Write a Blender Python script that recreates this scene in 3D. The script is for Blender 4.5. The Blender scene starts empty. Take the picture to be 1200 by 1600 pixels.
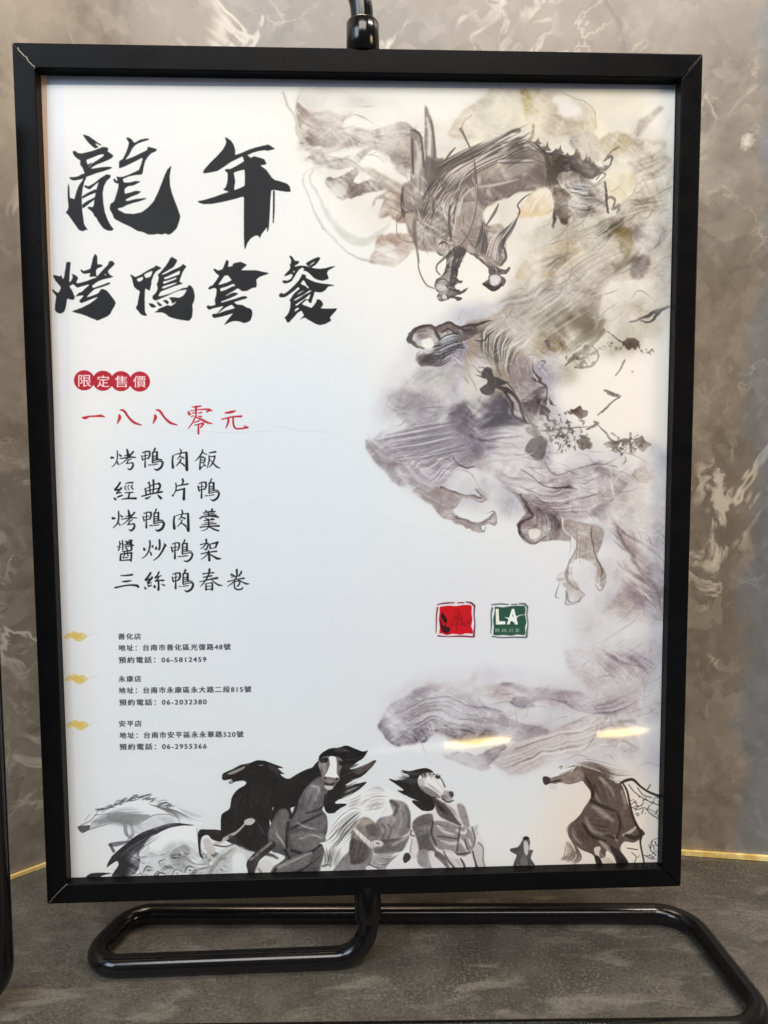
import bpy, bmesh, math
import numpy as np
from mathutils import Vector, Matrix, noise as mnoise

scene = bpy.context.scene

# ------------------------------------------------------------------ camera
cam_d = bpy.data.cameras.new('camera'); cam = bpy.data.objects.new('camera', cam_d)
scene.collection.objects.link(cam); scene.camera = cam
FPX = 1150.0                                  # focal length in photo pixels (1200 x 1600)
cam_d.sensor_fit = 'VERTICAL'; cam_d.sensor_height = 24.0; cam_d.lens = 24.0 * FPX / 1600.0
cam_d.clip_start = 0.01; cam_d.clip_end = 50
# rows: camera right, down, forward in stand coordinates (x right, y down, z away)
RM = np.array([[0.9992168591, 0.0048041862, -0.0392757974], [-0.0077399150, 0.9971580211, -0.0749398075], [0.0388041516, 0.0751851104, 0.9964142898]])
CP = np.array([-0.0054917190, -0.0161234885, -0.3562267343])
ZC = 0.2453                                   # height of the picture centre above the counter
def w3(p): return Vector((p[0], p[2], -p[1]))
R_, D_, F_ = (w3(r) for r in RM)
m = Matrix.Identity(4)
for i in range(3):
    m[i][0] = R_[i]; m[i][1] = -D_[i]; m[i][2] = -F_[i]
m.translation = Vector((CP[0], CP[2], ZC - CP[1]))
cam.matrix_world = m

# ------------------------------------------------------------------ light: dim warm room, cool window to the left, lamps
world = bpy.data.worlds.new('World'); scene.world = world; world.use_nodes = True
bg = world.node_tree.nodes['Background']; bg.inputs[0].default_value = (.60, .66, .78, 1); bg.inputs[1].default_value = .12
def area(name, loc, target, sx, sy, power, col, spread=180):
    d = bpy.data.lights.new(name, 'AREA'); d.shape = 'RECTANGLE'; d.size = sx; d.size_y = sy; d.energy = power; d.color = col
    d.spread = math.radians(spread)
    o = bpy.data.objects.new(name, d); scene.collection.objects.link(o); o.location = loc
    o.rotation_euler = (Vector(target) - Vector(loc)).to_track_quat('-Z', 'Y').to_euler()
    return o
area('ceiling_panel', (-.05, -1.35, 1.62), (0, 0, .18), 1.3, .7, 34.5, (1.0, .955, .90))
area('window_light', (-1.05, -1.15, 1.10), (-.05, 0, .25), .7, .8, 19, (.70, .83, 1.0))
area('warm_lamp_right', (1.15, -.70, .62), (.1, 0, .2), .35, .35, 6, (1.0, .74, .46))
area('wall_downlight', (-.05, -.02, 1.35), (.0, .13, .45), .5, .12, 6.4, (1.0, .80, .58))
area('downlight_right', (.475, -.22, 1.02), (.14, .03, 0), .34, .062, 4.0, (1.0, .86, .70))
# thin warm strip lamps across the room, mirrored in the acrylic front
S1 = area('strip_lamp', (.325, -1.60, -.526), (.05, 0, .118), .19, .017, .19, (1.0, .72, .20))
S2 = area('strip_lamp', (.730, -1.60, -.506), (.13, 0, .120), .14, .017, .13, (1.0, .72, .22))
S3 = area('strip_lamp', (.15, -1.60, -.537), (.02, 0, .115), .26, .014, .02, (1.0, .95, .85))
S4 = area('strip_lamp', (.55, -1.60, -.516), (.10, 0, .119), .80, .010, .035, (1.0, .90, .75))
for s, p in ((S1, (.05, 0, .118)), (S2, (.13, 0, .120)), (S3, (.02, 0, .115)), (S4, (.15, 0, .121))):
    s.data.shape = 'ELLIPSE'
    zz = (s.location - Vector(p)).normalized(); xx = Vector((1, 0, .085)); xx = (xx - zz * xx.dot(zz)).normalized(); yy = zz.cross(xx)
    s.rotation_euler = Matrix((xx, yy, zz)).transposed().to_euler()

scene.view_settings.view_transform = 'Standard'; scene.view_settings.look = 'None'
scene.view_settings.exposure = 0.0; scene.view_settings.gamma = 1.0
scene.render.engine = 'CYCLES'
scene.cycles.max_bounces = 10; scene.cycles.transparent_max_bounces = 12
scene.cycles.use_denoising = True

# ------------------------------------------------------------------ printed sheet frame
PX0, PX1, PZ0, PZ1 = -.156, .154, .043, .441     # extent of the print canvas on the plane y = PY (metres)
PY = .006; RES = .0002
CW, CH = int(round((PX1 - PX0) / RES)), int(round((PZ1 - PZ0) / RES))
SC = 1.55                                        # sheet pixels per art unit
def MAP(p):
    """art units (as digitised from the photo) -> pixels of the sheet, through the plane of the sheet"""
    p = np.atleast_2d(np.asarray(p, float))
    d = np.c_[(p[:, 0] - 600) / FPX, (p[:, 1] - 800) / FPX, np.ones(len(p))] @ RM
    s = (PY - CP[2]) / d[:, 2]
    X = CP[0] + s * d[:, 0]; Z = ZC - (CP[1] + s * d[:, 1])
    return np.c_[(X - PX0) / RES, (PZ1 - Z) / RES]
# ------------------------------------------------------------------ ink painting engine (numpy)
# The printed sheet is painted stroke by stroke in a coordinate frame of the print itself (MAP turns
# digitised art coordinates into sheet pixels); the result becomes the sheet's printed colour.
rng = np.random.RandomState(11)

def smooth_noise(h, w, cell, seed):
    r = np.random.RandomState(seed)
    gh, gw = int(h / cell) + 3, int(w / cell) + 3
    g = r.rand(gh, gw).astype(np.float32)
    y = np.arange(h) / cell; x = np.arange(w) / cell
    yi = y.astype(int); xi = x.astype(int)
    fy = (y - yi)[:, None]; fx = (x - xi)[None, :]
    fy = fy * fy * (3 - 2 * fy); fx = fx * fx * (3 - 2 * fx)
    a = g[yi][:, xi]; b = g[yi][:, xi + 1]; c = g[yi + 1][:, xi]; d = g[yi + 1][:, xi + 1]
    return ((a * (1 - fx) + b * fx) * (1 - fy) + (c * (1 - fx) + d * fx) * fy).astype(np.float32)

def fbm(h, w, cell, seed, octs=4):
    o = np.zeros((h, w), np.float32); amp = 1.0; tot = 0
    for k in range(octs):
        o += amp * smooth_noise(h, w, max(cell / 2 ** k, 1.5), seed + k); tot += amp; amp *= .55
    return o / tot

CAN = np.ones((CH, CW, 3), np.float32)
NZ = fbm(CH, CW, 60, 5, 5)                        # blotchy wash
NF = fbm(CH, CW, 9, 40, 3)                        # fine paper tooth

def streak_field(seed):
    # noise stretched along a flowing direction, for brushed hair and watery ink
    n = smooth_noise(CH, CW, 3.0, seed)
    wx = (fbm(CH, CW, 170, seed + 9, 2) - .5) * 150
    yy, xx = np.mgrid[0:CH, 0:CW].astype(np.float32)
    a = smooth_noise(1400, 1400, 7, seed + 1)
    u = ((xx * .80 + yy * .60) * .16 + wx * .6) % 1390
    v = ((-xx * .60 + yy * .80) * 1.25 + wx * 1.5) % 1390
    return a[v.astype(int), u.astype(int)]


def blur(m, r):
    r = int(round(r * .62))
    if r < 1: return m
    for _ in range(2):
        for ax in (0, 1):
            p = [(0, 0), (0, 0)]; p[ax] = (r + 1, r)
            c = np.cumsum(np.pad(m, p), axis=ax)
            n = m.shape[ax]
            hi = np.take(c, range(2 * r + 1, 2 * r + 1 + n), axis=ax); lo = np.take(c, range(0, n), axis=ax)
            m = (hi - lo) / (2 * r + 1)
    return m

NS = .24 * streak_field(77) + .16 * streak_field(123)[::-1] + .60 * fbm(CH, CW, 44, 61, 4)
NS = np.clip((NS - .5) * 2.0 + .5, 0, 1)

def crom(pts, closed=False, n=6):
    P = np.asarray(pts, float)
    if len(P) < 3: 
        t = np.linspace(0, 1, n + 1)[:, None]; return P[0] * (1 - t) + P[-1] * t
    Q = np.vstack([P[-1], P, P[:2]]) if closed else np.vstack([2 * P[0] - P[1], P, 2 * P[-1] - P[-2]])
    t = np.linspace(0, 1, n, endpoint=False)[:, None]; out = []
    for i in range(len(Q) - 3):
        a, b, c, d = Q[i:i + 4]
        out.append(.5 * (2 * b + (c - a) * t + (2 * a - 5 * b + 4 * c - d) * t ** 2 + (3 * b - a - 3 * c + d) * t ** 3))
    if not closed: out.append(P[-1:])
    return np.vstack(out)

def fill_mask(polys, pad):
    """polys: list of Nx2 arrays in sheet pixels, even-odd. Returns y0, x0, coverage."""
    A = np.vstack(polys); SS = 3
    x0 = max(int(A[:, 0].min() - pad), 0); x1 = min(int(A[:, 0].max() + pad) + 2, CW)
    y0 = max(int(A[:, 1].min() - pad), 0); y1 = min(int(A[:, 1].max() + pad) + 2, CH)
    if x1 <= x0 or y1 <= y0: return 0, 0, None
    W, H = (x1 - x0) * SS, (y1 - y0) * SS
    acc = np.zeros((H, W + 1), np.int16)
    for P in polys:
        Q = (P - [x0, y0]) * SS; R_ = np.roll(Q, -1, 0)
        for (ax, ay), (bx, by) in zip(Q, R_):
            if ay == by: continue
            if ay > by: ax, ay, bx, by = bx, by, ax, ay
            j0 = max(int(math.ceil(ay - .5)), 0); j1 = min(int(math.ceil(by - .5)), H)
            if j1 <= j0: continue
            j = np.arange(j0, j1)
            x = ax + (j + .5 - ay) * (bx - ax) / (by - ay)
            acc[j, np.clip(np.round(x), 0, W).astype(int)] += 1
    m = (np.cumsum(acc, 1)[:, :W] & 1).astype(np.float32)
    m = m.reshape(H // SS, SS, W // SS, SS).mean((1, 3))
    return y0, x0, m

def lay(y0, x0, m, col, a, tex=None, tamp=0.0):
    h, w = m.shape
    if tex is not None and tamp > 0:
        t = tex[y0:y0 + h, x0:x0 + w]
        m = m * np.clip(1 + tamp * (t - .5) * 2.4, 0, 1.6)
    m = np.clip(m * a, 0, 1)[..., None]
    c = CAN[y0:y0 + h, x0:x0 + w]
    c += m * (np.asarray(col, np.float32) - c)

def rough(P, amp, seed):
    if amp <= 0: return P
    r = np.random.RandomState(seed % 100000); n = len(P)
    k = max(n // 3, 4)
    d = np.interp(np.arange(n), np.linspace(0, n, k), r.randn(k)) * .7 + r.randn(n) * .4
    T_ = np.roll(P, -1, 0) - np.roll(P, 1, 0); T_ /= (np.linalg.norm(T_, axis=1, keepdims=True) + 1e-6)
    return P + np.c_[-T_[:, 1], T_[:, 0]] * d[:, None] * amp

SOFTK = 1.0
EDGE_DROP = {(100, 1220): 638, (310, 1150): 922, (490, 1190): 736, (780, 1170): 816}   # shapes that run off the sheet's lower edge
def off_edge(P, o):
    P = np.array(P, float); t = EDGE_DROP.get(tuple(o))
    if t: P[:, 1] += np.where(P[:, 1] >= t, 70, 0)
    return P

def poly(pts, col=0.1, a=1.0, soft=0.0, smooth=True, holes=(), rg=0.0, tex=None, tamp=0.0, o=(0, 0), k=1.0, n=5, rnd=False, wet=0.0):
    if np.isscalar(col): col = (col,) * 3
    out = []
    for i, p in enumerate([pts] + list(holes)):
        p = off_edge(p, o) * k + np.asarray(o, float)
        if smooth: p = crom(p, True, n)
        p = MAP(p)
        if rg: p = rough(p, rg * SC, int(abs(p[:, 0].sum())) + i)
        out.append(p)
    s = soft * SC * SOFTK
    y0, x0, m = fill_mask(out, s * 2 + 4)
    if m is None: return
    if rnd: m = np.clip((blur(m, 1) - .5) * 1.9 + .52, 0, 1)
    if wet:
        e = np.clip(m - blur(m, 5 * SC), 0, 1); m = np.clip(m * (1 - .22 * wet) + e * wet * 1.1, 0, 1.15)
    if s >= 1: m = blur(m, s)
    lay(y0, x0, m, col, a, tex, tamp)

def stroke(pts, w, col=0.1, a=1.0, soft=0.0, o=(0, 0), k=1.0, n=7, taper=False, tex=None, tamp=0.0, straight=False):
    """variable-width brush stroke; w: one width or a width per point (in the same units as pts)."""
    if np.isscalar(col): col = (col,) * 3
    P = off_edge(pts, o)
    if P.shape[1] == 3: w = P[:, 2]; P = P[:, :2]
    w = np.full(len(P), float(w)) if np.isscalar(w) else np.asarray(w, float)
    if taper: w = w * np.sin(np.linspace(.12, 3.02, len(P)))
    Q = np.c_[P * k + np.asarray(o, float), w * k]
    if len(Q) == 2: C_ = np.linspace(0, 1, 5)[:, None] * (Q[1] - Q[0]) + Q[0]
    else: C_ = crom(Q, False, 1 if straight else n)
    X = MAP(C_[:, :2]); Wd = np.maximum(C_[:, 2], .05) * SC * .5
    s = soft * SC * SOFTK; pad = Wd.max() + 2 + 2 * s
    x0 = max(int(X[:, 0].min() - pad), 0); x1 = min(int(X[:, 0].max() + pad) + 2, CW)
    y0 = max(int(X[:, 1].min() - pad), 0); y1 = min(int(X[:, 1].max() + pad) + 2, CH)
    if x1 <= x0 or y1 <= y0: return
    M = np.zeros((y1 - y0, x1 - x0), np.float32)
    for i in range(len(X) - 1):
        a0, b0 = X[i], X[i + 1]; r0, r1 = Wd[i], Wd[i + 1]
        q = max(r0, r1) + 1.5
        u0 = max(int(min(a0[0], b0[0]) - q), x0); u1 = min(int(max(a0[0], b0[0]) + q) + 2, x1)
        v0 = max(int(min(a0[1], b0[1]) - q), y0); v1 = min(int(max(a0[1], b0[1]) + q) + 2, y1)
        if u1 <= u0 or v1 <= v0: continue
        gx = np.arange(u0, u1)[None, :] + .5 - a0[0]; gy = np.arange(v0, v1)[:, None] + .5 - a0[1]
        dx, dy = b0 - a0; L = dx * dx + dy * dy + 1e-9
        t = np.clip((gx * dx + gy * dy) / L, 0, 1)
        d = np.sqrt((gx - t * dx) ** 2 + (gy - t * dy) ** 2)
        r = r0 + (r1 - r0) * t
        c = np.clip(r - d + .5, 0, 1) * np.minimum(1, r * 1.6 + .12)
        sl = M[v0 - y0:v1 - y0, u0 - x0:u1 - x0]
        np.maximum(sl, c, out=sl)
    if s >= 1: M = blur(M, s)
    lay(y0, x0, M, col, a, tex, tamp)

def strands(A, B, n, w, col, a, jit=.06, soft=0, o=(0, 0), k=1.0, colj=0.0, trim=.25):
    """hair or folds: n strokes flowing between guide curves A and B"""
    A = np.asarray(A, float); B = np.asarray(B, float)
    for i in range(n):
        t = (i + .5) / n + rng.randn() * jit
        P = A * (1 - t) + B * t + rng.randn(*A.shape) * .6
        s0 = rng.rand() * trim; s1 = 1 - rng.rand() * trim
        C_ = crom(P, False, 6); m = len(C_); C_ = C_[int(s0 * m):max(int(s1 * m), int(s0 * m) + 4)]
        C_ = C_[::3] if len(C_) > 9 else C_
        if len(C_) < 3: continue
        c = np.clip(np.asarray(col if not np.isscalar(col) else (col,) * 3) + rng.randn() * colj, 0, 1)
        stroke(C_, w * (.5 + rng.rand()), tuple(c), a * (.6 + .6 * rng.rand()), soft, o, k, 3, taper=True)

def glyph_tris(text, spacing=1.0, bold=0.0):
    cu = bpy.data.curves.new('glyphs', 'FONT'); cu.body = text; cu.size = 1.0; cu.space_character = spacing
    cu.offset = bold; cu.resolution_u = 3
    ob = bpy.data.objects.new('glyphs', cu); bpy.context.scene.collection.objects.link(ob)
    dg = bpy.context.evaluated_depsgraph_get(); dg.update()
    ev = ob.evaluated_get(dg); me = ev.to_mesh(); me.calc_loop_triangles()
    V = np.zeros(len(me.vertices) * 3); me.vertices.foreach_get('co', V); V = V.reshape(-1, 3)[:, :2]
    T_ = np.zeros(len(me.loop_triangles) * 3, int); me.loop_triangles.foreach_get('vertices', T_)
    ev.to_mesh_clear(); bpy.data.objects.remove(ob); bpy.data.curves.remove(cu)
    return V, T_.reshape(-1, 3)

def printed(text, p0, p1, height, col, a=1.0, spacing=1.0, bold=0.0, soft=0.0):  # bold: extra stroke width, sheet pixels
    """one line of printed type: p0 and p1 are its bottom left and bottom right, height its cap height"""
    V, T_ = glyph_tris(text, spacing)
    mn, mx = V.min(0), V.max(0)
    p0 = np.asarray(p0, float); p1 = np.asarray(p1, float)
    ex = (p1 - p0) / (mx[0] - mn[0]); up = np.array([0.0, -height / (mx[1] - mn[1])])
    P = p0 + (V[:, :1] - mn[0]) * ex + (V[:, 1:] - mn[1]) * up
    P = MAP(P); SS = 4
    x0 = int(P[:, 0].min()) - 2; x1 = int(P[:, 0].max()) + 3; y0 = int(P[:, 1].min()) - 2; y1 = int(P[:, 1].max()) + 3
    M = np.zeros(((y1 - y0) * SS, (x1 - x0) * SS), bool); Q = (P - [x0, y0]) * SS
    for t in T_:
        A_, B_, C_ = Q[t]
        u0, v0 = np.floor(np.minimum(np.minimum(A_, B_), C_)).astype(int); u1, v1 = np.ceil(np.maximum(np.maximum(A_, B_), C_)).astype(int) + 1
        gx = np.arange(u0, u1)[None, :] + .5; gy = np.arange(v0, v1)[:, None] + .5
        def e(a, b): return (b[0] - a[0]) * (gy - a[1]) - (b[1] - a[1]) * (gx - a[0])
        e0, e1, e2 = e(A_, B_), e(B_, C_), e(C_, A_)
        M[v0:v1, u0:u1] |= ((e0 >= 0) & (e1 >= 0) & (e2 >= 0)) | ((e0 <= 0) & (e1 <= 0) & (e2 <= 0))
    for _ in range(int(round(bold * SS))):
        M = M | np.roll(M, 1, 1) | (np.roll(M, 1, 0) if _ % 2 else M)
    m = M.reshape(y1 - y0, SS, x1 - x0, SS).mean((1, 3)).astype(np.float32)
    if soft: m = blur(m, soft * SC)
    lay(y0, x0, m, col if not np.isscalar(col) else (col,) * 3, a)

def wet_in_wet(region, paper):
    """let the ink of a region bleed: edges and strokes wander, density pools and thins, fine filaments form"""
    global CAN
    x0, y0, x1, y1 = [int(v) for v in region]
    h, w = y1 - y0, x1 - x0
    sub = CAN[y0:y1, x0:x1].copy()
    n1, n2 = fbm(h, w, 95, 301, 2) - .5, fbm(h, w, 95, 302, 2) - .5
    m1, m2 = fbm(h, w, 22, 303, 3) - .5, fbm(h, w, 22, 304, 3) - .5
    yy, xx = np.mgrid[0:h, 0:w].astype(np.float32)
    fx = np.clip(xx + n1 * 30 * SC / 1.5 + m1 * 8 * SC / 1.5, 0, w - 1.01); fy = np.clip(yy + n2 * 30 * SC / 1.5 + m2 * 8 * SC / 1.5, 0, h - 1.01)
    xi, yi = fx.astype(int), fy.astype(int); ax, ay = (fx - xi)[..., None], (fy - yi)[..., None]
    wv = (sub[yi, xi] * (1 - ax) + sub[yi, xi + 1] * ax) * (1 - ay) + (sub[yi + 1, xi] * (1 - ax) + sub[yi + 1, xi + 1] * ax) * ay
    den = paper[y0:y1, x0:x1] - wv
    dm = np.clip(den.mean(2), 0, 1)
    pool = np.clip((fbm(h, w, 70, 310, 5) - .5) * 2.6 + 1.10, .55, 1.55)
    f1 = np.abs(fbm(h, w, 60, 320, 4)[yi, xi] - .5); f2 = np.abs(fbm(h, w, 34, 330, 4)[yi, xi] - .5); f3 = np.abs(NS[y0:y1, x0:x1][yi, xi] - .52)
    fil = np.exp(-(f1 / .012) ** 2) * .6 + np.exp(-(f2 / .009) ** 2) * .35 + np.exp(-(f3 / .022) ** 2) * .4
    lite = np.exp(-(np.abs(fbm(h, w, 48, 340, 4)[yi, xi] - .52) / .010) ** 2)
    body = np.clip(dm * 9, 0, 1) * np.clip(1.25 - dm * 1.6, 0, 1)
    k = pool * (1 + .55 * fil * body) * (1 - .35 * lite * body)
    # keep the strong drawing of dark ink as it is
    keep = np.clip((dm - .40) * 4, 0, 1); k = k * (1 - keep) + keep
    CAN[y0:y1, x0:x1] = paper[y0:y1, x0:x1] - den * k[..., None]

def grain(region, amt):
    """dry brush: the hairs of the brush show in the inked areas"""
    x0, y0, x1, y1 = [int(v) for v in region]; h, w = y1 - y0, x1 - x0
    c = CAN[y0:y1, x0:x1]; d = 1 - c.mean(2)
    n = (NS[y0:y1, x0:x1] - .5) * .7 + (fbm(h, w, 7, 401, 3) - .5) * 1.1
    c += (n * amt * np.clip((d - .12) * 2.4, 0, 1) * np.clip(1.35 - d, 0, 1))[..., None]
# ------------------------------------------------------------------ brush lettering, digitised outlines
INK = (.085, .08, .085)
def title_letters():
    k = 1 / 6; o = (95, 200)
    P = lambda p, holes=(), **q: poly(p, INK, .97, 0, False, holes, .3, NZ, .04, rnd=True, **q)
    P([(203,60),(260,75),(310,110),(350,140),(385,160),(370,165),(345,150),(320,140),(325,155),(355,180),(320,190),(290,165),(260,140),(235,105)], o=o, k=k)
    P([(115,215),(140,215),(160,235),(200,240),(300,215),(370,190),(395,178),(440,185),(445,205),(430,215),(460,235),(495,260),(480,280),(440,300),(380,325),(330,345),(270,382),(300,382),(380,370),(440,362),(490,368),(450,390),(400,405),(330,425),(250,455),(190,480),(130,492),(100,485),(75,463),(120,462),(160,455),(200,432),(225,430),(215,400),(205,370),(180,345),(185,305),(160,290),(130,265),(112,240)],
      [[(237,300),(300,275),(360,250),(410,243),(400,265),(350,300),(300,330),(262,378),(258,365),(275,345),(295,315),(270,335),(252,345)]], o=o, k=k)
    P([(72,505),(80,560),(85,655),(110,660),(130,668),(135,640),(150,590),(170,540),(205,490),(215,465),(240,462),(220,500),(205,560),(195,640),(195,700),(200,780),(210,850),(215,900),(240,940),(270,970),(240,950),(205,968),(170,955),(130,900),(110,870),(75,820),(45,792),(65,775),(75,740),(70,690),(65,640),(65,560)], o=o, k=k)
    P([(430,440),(465,442),(465,462),(430,495),(405,545),(393,610),(398,700),(415,790),(440,860),(465,910),(495,948),(478,962),(440,962),(400,940),(370,905),(345,865),(335,840),(315,825),(305,795),(280,770),(245,745),(275,740),(300,748),(312,720),(320,660),(330,600),(345,540),(360,500),(320,535),(270,578),(235,562),(215,545),(225,535),(260,548),(310,520),(370,475)], o=o, k=k)
    P([(200,640),(250,610),(320,575),(345,580),(330,605),(270,625),(220,652),(200,665)], o=o, k=k)
    P([(200,720),(250,685),(310,655),(335,640),(335,660),(290,690),(240,730),(205,755)], o=o, k=k)
    P([(610,85),(635,90),(660,100),(690,140),(740,110),(790,98),(840,98),(820,112),(775,125),(720,145),(690,165),(670,195),(640,250),(600,300),(680,270),(750,235),(810,205),(815,178),(840,185),(900,200),(890,218),(850,232),(820,265),(790,310),(775,370),(765,425),(750,437),(700,440),(640,455),(580,478),(590,510),(640,512),(700,495),(755,500),(720,520),(680,540),(630,545),(598,572),(600,615),(650,605),(700,590),(755,595),(720,620),(660,640),(600,672),(620,685),(700,665),(800,655),(800,665),(740,685),(680,700),(620,722),(580,745),(530,755),(540,770),(600,800),(680,808),(760,790),(820,745),(870,690),(910,610),(945,520),(975,440),(1000,385),(1020,370),(1040,340),(1030,390),(1020,450),(1022,540),(1040,610),(1065,680),(1090,740),(1110,800),(1118,830),(1105,880),(1085,940),(1040,985),(1010,1000),(980,988),(940,1000),(910,990),(870,1000),(820,1000),(770,975),(720,965),(650,925),(580,895),(500,850),(485,810),(460,760),(465,715),(500,690),(520,630),(540,560),(542,520),(510,515),(490,490),(500,470),(510,478),(520,500),(535,490),(520,450),(540,462),(580,460),(640,440),(700,410),(735,395),(760,320),(770,275),(700,310),(600,360),(545,380),(545,310),(580,290),(610,230),(630,180),(640,135),(620,105)], o=o, k=k)
    o = (300, 205); k = .1375
    P([(370,70),(395,75),(440,105),(470,150),(490,210),(490,270),(560,245),(640,210),(720,185),(800,165),(870,150),(900,170),(948,203),(900,212),(850,222),(835,212),(760,220),(690,240),(620,275),(640,285),(675,305),(700,285),(760,300),(820,320),(845,372),(820,380),(770,385),(800,410),(840,440),(880,490),(905,530),(940,558),(1000,570),(1080,600),(1110,630),(1118,670),(1128,688),(1080,690),(1000,680),(940,668),(900,672),(890,800),(885,950),(880,1020),(870,1110),(850,1165),(855,1080),(830,1120),(790,1170),(768,1222),(755,1185),(720,1185),(670,1215),(630,1270),(597,1355),(590,1200),(590,900),(592,760),(585,740),(480,770),(350,800),(230,825),(130,828),(85,815),(58,795),(130,785),(250,750),(350,715),(430,690),(390,675),(350,660),(380,645),(400,590),(408,530),(405,470),(370,445),(390,428),(430,430),(500,395),(560,360),(590,340),(575,285),(520,310),(440,350),(370,400),(290,452),(220,468),(140,478),(122,465),(150,420),(210,355),(290,280),(350,210),(385,150),(388,110)],
      [[(472,470),(530,448),(598,432),(603,500),(600,620),(540,650),(475,672),(480,620),(490,570),(480,510)]], o=o, k=k)
    P([(925,672),(940,672),(938,900),(928,1040),(918,1060),(920,900)], o=o, k=k)
    o = (75, 390); k = 115 / 1200
    P([(298,210),(330,200),(370,210),(365,260),(355,350),(352,400),(348,540),(380,510),(405,450),(400,420),(370,390),(430,405),(480,440),(495,470),(470,510),(455,550),(520,545),(640,510),(720,480),(800,455),(780,440),(700,445),(665,435),(690,400),(690,380),(600,395),(560,385),(522,335),(545,325),(580,350),(640,330),(690,315),(710,240),(735,130),(768,65),(800,110),(800,180),(805,250),(850,238),(900,265),(860,285),(800,305),(785,340),(785,400),(800,440),(850,385),(920,310),(980,250),(1000,190),(1050,185),(1090,230),(1050,280),(980,345),(985,385),(1020,420),(1068,440),(1000,460),(920,480),(860,495),(800,525),(715,595),(735,625),(850,585),(950,550),(990,535),(1028,548),(980,575),(880,610),(760,650),(690,710),(620,785),(700,760),(800,725),(840,695),(860,650),(900,640),(960,670),(1020,740),(1070,810),(1105,865),(1080,920),(1040,990),(1010,1050),(960,1090),(860,1135),(805,1155),(770,1140),(700,1115),(640,1085),(540,1055),(460,1030),(385,1010),(450,985),(560,940),(680,880),(780,810),(830,765),(740,795),(640,840),(540,880),(505,835),(560,780),(590,745),(500,755),(435,775),(490,725),(500,705),(550,690),(600,640),(660,590),(680,565),(600,585),(475,620),(430,580),(410,560),(345,600),(380,650),(410,710),(435,780),(420,815),(340,810),(325,780),(310,800),(300,860),(290,940),(265,1020),(200,1050),(150,1030),(115,990),(120,900),(130,800),(140,760),(100,710),(60,665),(80,648),(130,690),(170,712),(200,660),(210,610),(170,560),(130,510),(80,415),(140,425),(200,440),(215,405),(225,440),(245,490),(265,450),(280,360),(295,280)],
      [[(915,410),(940,395),(955,405),(930,432)]], o=o, k=k)
    o = (195, 395)
    P([(80,350),(120,365),(170,395),(240,365),(330,310),(420,260),(490,235),(505,205),(560,232),(600,245),(560,270),(510,300),(470,360),(445,430),(430,480),(435,500),(420,540),(405,615),(360,590),(335,570),(325,620),(322,760),(322,950),(340,990),(370,1025),(310,1025),(260,1000),(220,950),(185,910),(185,880),(210,850),(220,780),(235,700),(248,625),(200,600),(150,550),(130,480),(115,410)],
      [[(190,430),(240,405),(300,390),(298,420),(285,445),(225,480)], [(315,360),(380,320),(455,292),(440,340),(420,385),(380,405),(340,415)], [(255,515),(275,515),(268,535)]], o=o, k=k)
    P([(740,90),(765,65),(855,120),(830,170),(790,230),(700,290),(600,350),(605,365),(680,335),(780,285),(880,240),(930,210),(945,180),(1005,225),(970,270),(940,330),(910,420),(888,475),(955,500),(900,515),(800,545),(700,590),(600,625),(570,650),(540,715),(600,705),(720,670),(850,615),(950,575),(1020,565),(1040,525),(1080,535),(1115,590),(1135,680),(1140,720),(1125,790),(1100,850),(1110,940),(1095,1050),(1050,1110),(960,1100),(880,1090),(800,1070),(720,1045),(660,990),(600,970),(470,975),(560,930),(540,925),(500,935),(610,890),(640,880),(690,855),(760,870),(830,820),(850,780),(790,820),(770,830),(765,800),(750,765),(710,735),(760,725),(830,730),(880,738),(950,705),(990,650),(1015,595),(900,615),(800,650),(700,700),(600,745),(500,785),(450,755),(450,700),(490,670),(530,610),(540,560),(520,510),(545,470),(555,400),(540,350),(560,340),(620,270),(680,200),(710,150)],
      [[(625,412),(700,385),(800,340),(905,290),(890,350),(850,370),(750,405),(660,435)], [(625,465),(700,450),(800,415),(850,400),(840,425),(740,465),(640,505),(625,500)], [(600,580),(620,550),(700,520),(800,490),(880,475),(830,510),(740,545),(650,580)]], o=o, k=k)
    P([(385,820),(450,830),(525,880),(460,895),(420,880)], o=o, k=k)
    P([(510,790),(560,815),(620,860),(560,870)], o=o, k=k)
    P([(610,775),(680,770),(720,800),(700,850)], o=o, k=k)
    o = (315, 400)
    P([(410,60),(440,90),(430,180),(500,160),(515,140),(495,130),(560,105),(640,95),(740,145),(690,185),(635,235),(760,235),(900,240),(1010,262),(1110,280),(1050,305),(950,340),(890,385),(900,465),(885,510),(830,515),(740,565),(660,572),(600,530),(590,525),(500,580),(390,640),(385,660),(470,615),(530,595),(600,610),(560,640),(450,690),(310,745),(320,760),(420,735),(560,695),(660,660),(720,655),(752,675),(720,695),(620,725),(520,755),(580,790),(670,800),(720,835),(800,865),(822,900),(822,970),(795,1050),(750,1080),(690,1092),(620,1060),(530,1050),(460,1075),(360,1130),(420,1050),(490,960),(530,930),(440,960),(330,990),(200,1012),(165,975),(180,940),(240,940),(300,885),(350,830),(370,810),(280,830),(200,850),(120,878),(75,835),(100,800),(150,815),(230,795),(215,740),(220,700),(240,650),(250,540),(215,515),(160,530),(120,552),(105,530),(130,495),(180,480),(240,400),(290,320),(240,280),(190,215),(215,205),(265,240),(345,220),(370,150)],
      [[(375,320),(430,315),(490,395),(420,430),(330,460),(260,475),(300,420)], [(300,530),(400,500),(480,465),(520,450),(555,485),(500,500),(400,550),(310,582)], [(245,950),(310,900),(390,840),(490,790),(550,850),(480,870),(380,900),(300,930)]], o=o, k=k)
    o = (430, 395); k = .0875
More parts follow.
